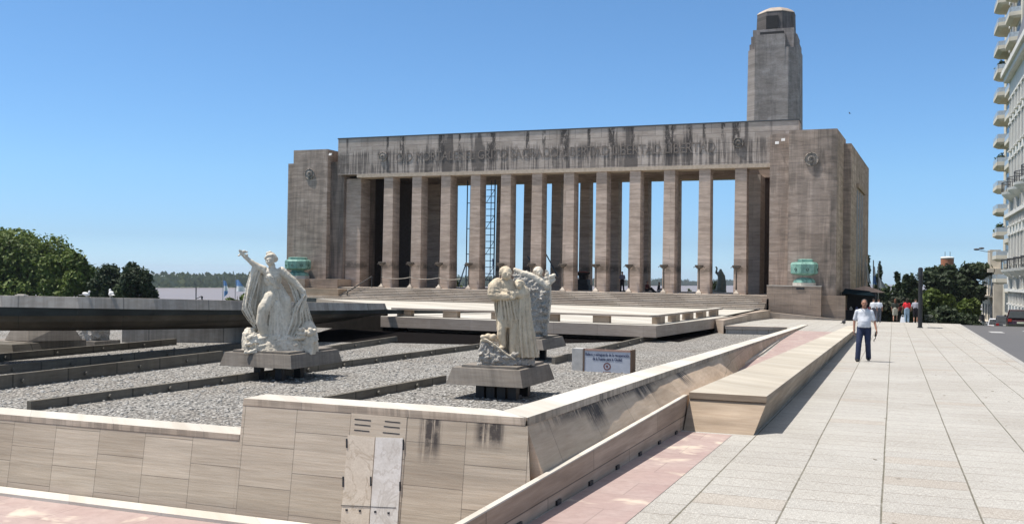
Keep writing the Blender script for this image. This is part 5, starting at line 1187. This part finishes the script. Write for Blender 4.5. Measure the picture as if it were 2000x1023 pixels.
# ============================================================ PEOPLE
def pm(name,c,rough=.8,var=.12,vs=9): return plain(name,c,rough,.25,var=var,vs=vs)
SKIN=pm('skin',(.42,.24,.17),.6); SKIN2=pm('tanned_skin',(.33,.17,.115),.55)
def person(label,loc,height,face,J=None,top=('shirt',(.6,.6,.6),'short'),bottom=('trousers',(.03,.04,.08),1.0),hair=((.03,.025,.02),'short'),shoes=(.02,.02,.02),skin=SKIN,group=None,vox=.014,belly=1.0,female=False):
    """one continuous body, clothes as children; J overrides joints (metres for a 1.72 m figure, facing -Y)"""
    k=height/1.72; e=lempty('person',loc,face); tag(e,label,'person',group)
    j=dict(ankL=(.10,0,.08),ankR=(-.10,0,.08),kneeL=(.10,-.02,.49),kneeR=(-.10,-.02,.49),hipL=(.09,0,.92),hipR=(-.09,0,.92),pel=(0,0,.98),wai=(0,-.0,1.10),che=(0,0,1.30),neck=(0,0,1.47),head=(0,-.025,1.605),
        shL=(.175,0,1.385),shR=(-.175,0,1.385),elL=(.235,.02,1.12),elR=(-.235,.02,1.12),wrL=(.245,-.04,.86),wrR=(-.245,-.04,.86))
    if J: j.update(J)
    V={a:Vector(b)*k for a,b in j.items()}
    def ch(b,*pts,n=12):
        for i in range(len(pts)-1): b.bar(pts[i][0],pts[i+1][0],pts[i][1]*k,n,pts[i+1][1]*k)
        for p,r in pts: b.ell(p,(r*k,)*3,n,8)
    b=MB()
    # head with face
    h=V['head']; up=(h-V['neck']).normalized()
    def E_(dx,dy,dz,rx,ry,rz): b.ell(h+Vector((dx,dy,dz))*k,(rx*k,ry*k,rz*k),14,10)
    E_(0,.012,.02,.074,.092,.095); E_(0,-.015,-.045,.056,.070,.062); E_(0,-.05,-.085,.030,.026,.024)
    b.bar(h+Vector((0,-.082,.012))*k,h+Vector((0,-.104,-.030))*k,.011*k,6,.017*k); E_(0,-.083,-.058,.026,.012,.008); E_(0,-.078,.030,.052,.018,.011)
    for s_ in(-1,1): E_(s_*.030,-.080,.010,.013,.009,.008); E_(s_*.077,.012,-.008,.010,.019,.030)
    ch(b,(V['neck']-Vector((0,0,.03))*k,.062),(h-Vector((0,-.01,.05))*k,.054))
    b.ell(V['che'],(.165*k,.10*k,.16*k),16,10); b.ell(V['wai']+Vector((0,-.01*belly,0))*k,(.145*k*belly**.5,.105*k*belly,.15*k),16,10); b.ell(V['pel'],(.160*k,.115*k,.12*k),16,10)
    if female: b.ell(V['che']+Vector((0,-.07,-.0))*k,(.12*k,.06*k,.06*k),12,8)
    for s_ in 'LR':
        ch(b,(V['neck']-Vector((0,0,.06))*k,.045),(V['sh'+s_]-Vector((0,0,.012))*k,.043),(V['el'+s_],.038),(V['wr'+s_],.026))
        ch(b,(V['hip'+s_],.086),(V['knee'+s_],.055),(V['ank'+s_],.040))
        a=V['ank'+s_]; ch(b,(a+Vector((0,.03,-.04))*k,.034),(a+Vector((0,-.12,-.055))*k,.026))
        # hand: palm, five fingers, thumb from the side
        wv=V['wr'+s_]; d=(wv-V['el'+s_]).normalized(); sg=1 if s_=='L' else -1
        side=Vector((0,-1,0)) if abs(d.y)<.8 else Vector((1,0,0)); side=(side-d*side.dot(d)).normalized(); nrm=d.cross(side)*(-sg)
        pc=wv+d*.05*k; b.ell(pc,(.020*k,.040*k,.048*k),10,8,Matrix((nrm,side,d)).transposed())
        for i in range(4):
            o=(i-1.5)*.020; l=(.066,.078,.074,.058)[i]; p0=pc+(side*o*-1+d*.038)*k; p1=p0+(d*l*.55+nrm*-.012)*k; p2=p1+(d*l*.4+nrm*-.030)*k
            b.bar(p0,p1,.0095*k,6,.0088*k); b.bar(p1,p2,.0088*k,6,.0072*k)
        t0=pc+(side*.028-d*.018)*k; t1=t0+(side*.026+d*.030)*k; t2=t1+(d*.030-nrm*.012+side*.004)*k; b.bar(t0,t1,.012*k,6,.010*k); b.bar(t1,t2,.010*k,6,.008*k)
    b.sculpt('body',skin,e,voxel=min(vox,.013)*1.0 if vox<.02 else vox,it=1)
    # trousers / shorts
    b=MB(); nm,colr,ln=bottom
    b.ell(V['pel'],(.178*k,.135*k,.115*k),16,10); b.bar(V['pel'],V['pel']+Vector((0,0,.10))*k,.15*k,16,.142*k)
    for s_ in 'LR':
        kn=V['hip'+s_].lerp(V['knee'+s_],min(1,ln*2)); ch(b,(V['hip'+s_],.104),(kn,.078 if ln>=.5 else .095))
        if ln>.5:
            an=V['knee'+s_].lerp(V['ank'+s_],(ln-.5)*2)-Vector((0,0,.02*k)); ch(b,(V['knee'+s_],.078),(an,.070))
    b.sculpt(nm,pm(nm+'_cloth',colr),e,voxel=vox,it=1,disp=.012,dscale=.10)
    # shirt
    nm,colr,sl=top; b=MB(); bl=belly
    secs=[]
    for z_,rx,ry,dy in((.94,.175,.135*bl,-.012*bl),(1.02,.176,.142*bl,-.015*bl),(1.12,.172,.140*bl,-.015*bl),(1.25,.182,.128,0),(1.36,.185,.115,0),(1.42,.150,.092,0),(1.455,.085,.072,0)):
        t=(z_-.98)/(1.47-.98); cx=V['pel'].lerp(V['neck'],max(0,min(1,t)))
        secs.append([Vector((cx.x+rx*k*math.cos(a),cx.y+dy*k+ry*k*math.sin(a),z_*k+(V['pel'].z-.98*k))) for a in [2*math.pi*i/24 for i in range(24)]])
    b.loft(secs)
    for s_ in 'LR':
        el=V['sh'+s_].lerp(V['el'+s_],.78 if sl=='short' else (1.0 if sl=='long' else .12))
        ch(b,(V['neck']-Vector((0,0,.06))*k,.064),(V['sh'+s_]-Vector((0,0,.012))*k,.062),(el-Vector((0,0,.02))*k,.060))
        if sl=='long': ch(b,(V['el'+s_],.055),(V['wr'+s_],.042))
    b.sculpt(nm,pm(nm+'_fabric'+str(len(bpy.data.materials)),colr,var=.10,vs=6),e,voxel=vox,it=1,disp=.014,dscale=.09)
    # hair
    hc,hl=hair; b=MB()
    b.ell(h+Vector((0,.030,.045))*k,(.083*k,.088*k,.080*k),14,10)
    if hl=='long': ch(b,(h+Vector((0,.05,0))*k,.085),(h+Vector((0,.075,-.13))*k,.078),(h+Vector((0,.09,-.25))*k,.05))
    if hl=='back': ch(b,(h+Vector((0,.045,-.01))*k,.075))
    b.sculpt('hair',pm('hair'+str(len(bpy.data.materials)),hc),e,voxel=vox,it=1,disp=.008,dscale=.05)
    for s_ in 'LR':
        a=V['ank'+s_]; b=MB(); ch(b,(a+Vector((0,.035,-.045))*k,.041),(a+Vector((0,-.05,-.042))*k,.044),(a+Vector((0,-.145,-.055))*k,.034)); b.box((a.x-.042*k),(a.x+.042*k),a.y-.17*k,a.y+.07*k,a.z-.085*k,a.z-.066*k)
        b.sculpt('shoe',pm('shoe'+str(len(bpy.data.materials)),shoes,.5),e,voxel=.012 if vox<.02 else vox,it=1)
    return e,V,k
g=onz(1687,705.5,0,PS)
man,V,k=person('man walking towards the camera in a white short sleeved shirt and dark blue trousers',(g[0],g[1]+.05,g[2]),1.74,R_(2),
    dict(ankR=(-.165,-.16,.085),kneeR=(-.135,-.13,.50),ankL=(.125,.16,.11),kneeL=(.10,-.03,.50),hipL=(.09,0,.92),elR=(-.255,.04,1.13),wrR=(-.265,-.02,.86),elL=(.265,.0,1.13),wrL=(.315,-.10,.90),head=(.0,-.05,1.60),neck=(0,-.012,1.46),shL=(.185,0,1.385),shR=(-.185,0,1.385)),
    top=('shirt',(.56,.58,.62),'short'),bottom=('trousers',(.026,.036,.075),1.0),hair=((.07,.062,.057),'short'),skin=SKIN2,vox=.014,belly=1.22)
b=MB(); b.lathe((0,V['pel'].y-.01,V['pel'].z+.055),[(.176,-.02),(.178,.02)],24,0,1.0,.86); b.build('belt',M_['dark'],man)
b=MB(); b.hexa([(-.03,V['neck'].y-.105,V['neck'].z-.035),(.0,V['neck'].y-.115,V['neck'].z-.07),(-.09,V['neck'].y-.06,V['neck'].z+.02),(-.095,V['neck'].y-.02,V['neck'].z-.02)],[(-.03,V['neck'].y-.12,V['neck'].z-.035),(.0,V['neck'].y-.128,V['neck'].z-.07),(-.09,V['neck'].y-.075,V['neck'].z+.025),(-.105,V['neck'].y-.02,V['neck'].z-.02)]); b.hexa([(.03,V['neck'].y-.105,V['neck'].z-.035),(.0,V['neck'].y-.115,V['neck'].z-.07),(.09,V['neck'].y-.06,V['neck'].z+.02),(.095,V['neck'].y-.02,V['neck'].z-.02)],[(.03,V['neck'].y-.12,V['neck'].z-.035),(.0,V['neck'].y-.128,V['neck'].z-.07),(.09,V['neck'].y-.075,V['neck'].z+.025),(.105,V['neck'].y-.02,V['neck'].z-.02)]); b.build('collar',bpy.data.materials.get('shirt_fabric_c') or pm('collar_cloth',(.5,.52,.56)),man)
# small item in his hand
hp=Vector((g[0],g[1]+.05,g[2]))+Matrix.Rotation(R_(2),3,'Z')@(V['wrL']+Vector((.0,-.03,-.10)))
b=MB(); b.box(-.03,.03,-.02,.02,-.10,.03); b.tube([(0,0,-.09),(.02,0,-.16),(-.01,0,-.22),(.01,0,-.26)],.012,6); o=b.build('glasses_case',M_['dark'],bevel=.006); o.location=hp; o.rotation_euler=(.2,.25,0); tag(o,'small dark case with dangling strap held in the walking man\'s hand','case')
VB=.028
def at(px,py,yy=None,z0=None):
    p=onz(px,py,0,PS); return (p[0],p[1],p[2])
person('person in a light shirt half hidden just behind the walking man',at(1706,629),1.66,R_(170),top=('shirt',(.62,.63,.66),'short'),bottom=('shorts',(.08,.08,.10),.5),vox=VB)
person('person in a white top seen from behind to the right of the walking man',at(1716,629),1.66,R_(185),top=('shirt',(.60,.64,.72),'short'),bottom=('trousers',(.09,.10,.13),1),vox=VB)
person('woman with dark top and beige skirt shorts walking away, leftmost of the distant trio',at(1748,628.5),1.66,R_(180),dict(ankR=(-.12,-.16,.1),ankL=(.11,.15,.1),kneeR=(-.11,-.12,.5)),top=('shirt',(.03,.035,.03),'short'),bottom=('shorts',(.42,.40,.33),.45),hair=((.12,.05,.03),'long'),vox=VB,female=True)
person('child in dark red top next to the woman in beige shorts',at(1756,628),1.35,R_(176),top=('shirt',(.10,.02,.02),'short'),bottom=('trousers',(.02,.02,.02),1),hair=((.05,.02,.015),'long'),vox=VB)
person('woman in a bright red top and pale jeans walking away',at(1771,629.5),1.70,R_(184),dict(elL=(.27,.03,1.13),wrL=(.25,-.10,.9)),top=('shirt',(.62,.03,.04),'short'),bottom=('jeans',(.26,.36,.46),1),hair=((.025,.018,.015),'long'),shoes=(.7,.7,.7),vox=VB,female=True)
person('man in a grey t-shirt and black shorts beside the woman in red',at(1788,630),1.72,R_(180),dict(elL=(.26,.03,1.13)),top=('shirt',(.34,.34,.38),'short'),bottom=('shorts',(.015,.013,.018),.55),hair=((.02,.018,.016),'short'),shoes=(.5,.5,.5),vox=VB)
p=at(1765,630.5); b=MB(); b.hexa([(-.16,-.07,.0),(.16,-.07,.0),(.16,.07,.0),(-.16,.07,.0)],[(-.10,-.03,.38),(.12,-.03,.36),(.12,.03,.36),(-.10,.03,.38)]); b.tube([(-.08,0,.36),(-.03,0,.52),(.05,0,.52),(.08,0,.35)],.012,5); o=b.build('white_bag',plain('white_plastic',(.7,.72,.76),.5),bevel=.03); o.location=(p[0]-.08,p[1]-.2,p[2]+.05); tag(o,'white plastic bag carried low beside the woman in red','bag')
# inside the colonnade
q=ony(1215,569,82.5); person('man walking away between the tall columns, near the ninth lamp stand',(q[0],82.5,FL),1.74,R_(182),dict(ankR=(-.12,-.14,.1),ankL=(.1,.12,.1)),top=('shirt',(.13,.14,.19),'short'),bottom=('trousers',(.015,.015,.02),1),vox=VB)
sitJ=dict(pel=(0,0,.20),hipL=(.09,0,.16),hipR=(-.09,0,.16),wai=(0,0,.33),che=(0,-.03,.52),neck=(0,-.05,.69),head=(0,-.08,.83),shL=(.185,-.04,.62),shR=(-.185,-.04,.62),elL=(.24,-.10,.36),elR=(-.24,-.10,.36),wrL=(.14,-.30,.30),wrR=(-.14,-.30,.30),kneeL=(.13,-.40,.36),kneeR=(-.13,-.42,.30),ankL=(.13,-.75,.08),ankR=(-.13,-.82,.08))
q=ony(1263,568,84); person('person in dark red sitting on the floor at the foot of a column',(q[0],84,FL),1.72,R_(70),sitJ,top=('shirt',(.12,.03,.035),'short'),bottom=('trousers',(.02,.02,.03),1),vox=VB)
q=ony(1286,568,84.5); person('person in pale trousers reclining on the floor between columns',(q[0],84.5,FL),1.60,R_(100),sitJ,top=('shirt',(.03,.03,.04),'short'),bottom=('trousers',(.45,.45,.48),1),vox=VB)
# ============================================================ STALL AND UMBRELLA BESIDE THE MONUMENT
p=onz(1690,626,0,PS); sx,sy_=p[0]-.6,79.0; gz=PS*sy_-.1
e=empty('market_stall',(sx,sy_,gz)); tag(e,'dark shaded stall with teal canopy in the corner beside the monument','stall')
tl=plain('dark_teal_canopy',(.006,.012,.016),1.0,.0); dk=plain('dark_goods',(.02,.02,.025),.8)
b=MB(); 
b.hexa([(sx-1.1,sy_-.6,gz+2.1),(sx+1.3,sy_-.6,gz+1.95),(sx+1.3,sy_+2.4,gz+1.95),(sx-1.1,sy_+2.4,gz+2.1)],[(sx-.9,sy_-.1,gz+2.45),(sx+.8,sy_-.1,gz+2.3),(sx+.8,sy_+1.8,gz+2.3),(sx-.9,sy_+1.8,gz+2.45)]); b.build('canopy',tl,e)
for x,y in((-1.2,-.5),(1.3,-.5),(1.3,2.3),(-1.2,2.3)): b=MB(); b.bar((sx+x,sy_+y,gz-.3),(sx+x,sy_+y,gz+2.2),.03,6); b.build('post',M_['dark'],e)
b=MB(); b.box(sx-1.2,sx+1.2,sy_+.3,sy_+1.2,gz+.75,gz+.82); b.box(sx-1.15,sx+1.15,sy_+.35,sy_+1.15,gz-.2,gz+.75); b.build('table',dk,e)
b=MB(); b.box(sx-1.25,sx+1.35,sy_+2.2,sy_+2.3,gz-.2,gz+2.2); b.build('back_cloth',dk,e)
r_=np.random.default_rng(5)
for i,cn in enumerate(((.25,.04,.05),(.5,.45,.4),(.06,.08,.2),(.3,.2,.1),(.35,.05,.1))):
    b=MB(); b.lathe((sx-.9+i*.42,sy_+.55+.1*(i%2),gz+.822),[(.10,0),(.13,.12),(.07,.22),(.05,.28)],10); o=b.build('souvenir',plain('souvenir_colour'+str(i),cn,.6)); tag(o,['small dark red souvenir','cream souvenir','navy souvenir','brown souvenir','magenta souvenir'][i]+' standing on the stall table','souvenir','souvenirs on the stall table')
p=ony(1693,590,77.6); e=empty('sun_umbrella',(p[0]+.9,77.8,-1.1)); tag(e,'pinkish beige parasol top rising above the stall','umbrella')
cx=ony(1690,560,83)[0]; zt=ony(1690,557,83)[2]; b=MB(); b.lathe((cx,83,zt-.55),[(1.5,0),(.9,.25),(.05,.5)],8); b.build('canopy',plain('beige_parasol',(.42,.30,.24),.8),e); b=MB(); b.bar((cx,83,zt-4),(cx,83,zt-.05),.03,6); b.build('pole',M_['dark'],e)
e.location=(cx,83,zt-4); 
for c in e.children: c.matrix_parent_inverse=Matrix.Translation(e.location).inverted()
# ============================================================ CARS
def car(label,loc,rz_,paint,L=4.3,Wd=1.78,H=1.45,suv=False,cat='car',group=None):
    e=lempty('parked_car',loc,rz_); tag(e,label,cat,group)
    w=Wd/2; y0,y1=-L/2,L/2; gc=.22 if not suv else .28; bh=.86 if not suv else 1.0
    P=[(y0,.45),(y0+.05,.72),(y0+.25,bh-.06),(y0+.9 if not suv else y0+.1,bh),(y1-1.25,bh),(y1-.4,bh-.08),(y1-.04,.68),(y1,.42),(y1-.1,gc),(y0+.1,gc)]
    b=MB(); 
    def sec(x,ins): return [(x,y+( ins if y<0 else -ins)*.6,z-(ins*.3 if z>.6 else 0)) for y,z in P]
    b.loft([sec(-w,.12),sec(-w+.10,0.0),sec(w-.10,0.0),sec(w,.12)]); body=b.build('body',paint,e,bevel=.03)
    # rear of the car faces -y
    C=[(y0+.32,bh-.03),(y0+.62,H-.06),(y0+1.0,H),(y1-2.1,H),(y1-1.25,bh-.02)] if not suv else [(y0+.14,bh-.03),(y0+.34,H-.06),(y0+.6,H),(y1-2.0,H),(y1-1.15,bh-.02)]
    b=MB(); b.loft([[(x*(.80 if z>bh+.1 else .95),y,z) for y,z in C] for x in(-w,w)]); cb=b.build('cabin',glass,e,bevel=.02)
    b=MB(); b.loft([[(x*.81,y,z+.012) for y,z in C[1:4]]+[(x*.81,y,z-.05) for y,z in C[1:4]][::-1] for x in(-w,w)]); b.build('roof',paint,cb,bevel=.01)
    for sx_ in(-1,1):
        for t in(.08,.5,.9):
            y=C[1][0]+(C[3][0]-C[1][0])*t; b=MB(); b.bar((sx_*w*.955,y,bh-.02),(sx_*w*.80,y,H-.03),.04,5); b.build('pillar',paint,cb)
    for sx_ in(-1,1):
        for yy in(y0+.8,y1-.85):
            b=MB(); b.bar((sx_*(w-.20),yy,.32),(sx_*(w+.01),yy,.32),.32,20); wh=b.build('wheel',plain('tyre_rubber',(.02,.02,.02),.9) if 'tyre_rubber' not in bpy.data.materials else bpy.data.materials['tyre_rubber'],e)
            b=MB(); b.bar((sx_*(w-.02),yy,.32),(sx_*(w+.022),yy,.32),.2,12); b.build('rim',bpy.data.materials.get('alloy') or plain('alloy',(.4,.4,.42),.3,.5,.8),wh)
        b=MB(); b.box(sx_*w*.82-.13,sx_*w*.82+.13,y0-.01,y0+.2,bh-.32,bh-.10); b.build('tail_light',bpy.data.materials.get('red_lens') or plain('red_lens',(.35,.01,.01),.3,.5),e,bevel=.01)
        b=MB(); b.box(sx_*(w+.08)-.08,sx_*(w+.08)+.08,y1-1.5,y1-1.35,bh+.02,bh+.16); b.build('mirror',paint,e,bevel=.01)
    b=MB(); b.box(-.26,.26,y0-.02,y0+.1,.55,.68); b.build('number_plate',white,e)
    b=MB(); b.box(-w*.97,w*.97,y0-.03,y0+.3,.34,.50); b.build('bumper',bpy.data.materials.get('dark_bumper') or plain('dark_bumper',(.03,.03,.035),.6),e,bevel=.02)
    return e
paint_r=plain('dark_wine_paint',(.035,.010,.016),.22,.6,var=.02); paint_w=plain('white_car_paint',(.62,.63,.65),.3,.5,var=.03); paint_s=plain('dark_grey_paint',(.05,.052,.06),.3,.5,var=.03)
def groundat(x,y): return rz(x,y)
for lab,px,y,pt,suv,yaw in(('dark wine red car parked at the right edge, nearest of the parked cars',1991,92,paint_r,True,R_(-4)),('white car parked second in the row along the right side of the street',1947,118,paint_w,False,R_(-3)),('dark grey car parked between the wine red and the white car',1963,105,paint_s,False,R_(-3))):
    x=ony(px,625,y)[0]; car(lab,(x,y,groundat(x,y)),yaw,pt,4.5 if suv else 4.2,1.9 if suv else 1.75,1.62 if suv else 1.45,suv,'car','cars parked along the street')
# small details on the promenade
r_=np.random.default_rng(9)
b=MB()
for i in range(60):
    x=r_.uniform(-1.4,3.2); y=r_.uniform(7.2,34); a=r_.uniform(0,6.28); s_=r_.uniform(.012,.035); z=PS*y+.003
    b.add([(x+s_*math.cos(a+t),y+s_*.6*math.sin(a+t),z+.004*(t%2)) for t in(0,1.57,3.14,4.71)],[(0,1,2,3)])
o=b.build('leaf_litter',plain('dry_leaf',(.14,.11,.07),.9,.1,var=.4),fixn=False); tag(o,'scattered dry leaf crumbs on the promenade','litter',kind='stuff')
# loose stones on the gravel bed nearest the camera
ico=MB(); ico.ell((0,0,0),(1,1,.7),6,4)
V0=np.array(ico.v); F0=ico.f; b=MB(); N=7000
yy=7.95+26*r_.random(N)**1.7; xx=-3.25-r_.random(N)*(8+yy*.55)
ok=(xx<-3.2-.035*np.maximum(0,yy-13)); xx=xx[ok];yy=yy[ok]; N=len(xx)
sc_=r_.uniform(.022,.055,N)*(1+yy*.012); ang=r_.uniform(0,6.28,N)
vs=[];fs=[]
for i in range(N):
    c,s_=math.cos(ang[i]),math.sin(ang[i]); q=V0*sc_[i]*np.array([1,r_.uniform(.6,1),r_.uniform(.5,.9)]); x=q[:,0]*c-q[:,1]*s_+xx[i]; y=q[:,0]*s_+q[:,1]*c+yy[i]; z=q[:,2]+GZ+.006
    k0=len(vs); vs+=list(zip(x.tolist(),y.tolist(),z.tolist())); fs+=[tuple(j+k0 for j in f) for f in F0]
b.v=vs;b.f=fs;b.mi=[0]*len(fs)
t=NT('loose_stone',.9,.15); q=t.n('TexWhiteNoise',noise_dimensions='3D'); sn=t.n('VectorMath',operation='SNAP'); t.l(t.pos,sn.inputs[0]); sn.inputs[1].default_value=(.06,.06,.3); t.l(sn.outputs[0],q.inputs['Vector'])
o=b.build('loose_gravel',t.done(t.mix(q.outputs['Value'],(.15,.145,.135),(.46,.445,.415))),fixn=False); tag(o,'loose stones scattered over the gravel bed','gravel',kind='stuff')
# ============================================================ HAZE
hb=MB()
bpy.context.view_layer.update()
lo=[1e9]*3; hi=[-1e9]*3
for o_ in bpy.data.objects:
    if o_.type=='MESH':
        for c_ in o_.bound_box:
            w_=o_.matrix_world@Vector(c_)
            for i_ in range(3): lo[i_]=min(lo[i_],w_[i_]); hi[i_]=max(hi[i_],w_[i_])
hb.box(lo[0]-20,hi[0]+20,lo[1]-20,hi[1]+20,lo[2]-1,hi[2]+2)
hz_=hb.build('haze',None and 0 or plain('tmp_haze',(1,1,1)))
hm=bpy.data.materials.new('haze_air'); hm.use_nodes=True; hn=hm.node_tree; hn.nodes.clear()
ho=hn.nodes.new('ShaderNodeOutputMaterial'); hv=hn.nodes.new('ShaderNodeVolumePrincipled'); hv.inputs['Color'].default_value=(.80,.88,1,1); hv.inputs['Density'].default_value=0.00008; hv.inputs['Anisotropy'].default_value=.2
hn.links.new(hv.outputs[0],ho.inputs['Volume']); hz_.data.materials.clear(); hz_.data.materials.append(hm); tag(hz_,'thin bluish air haze over the river',kind='stuff')
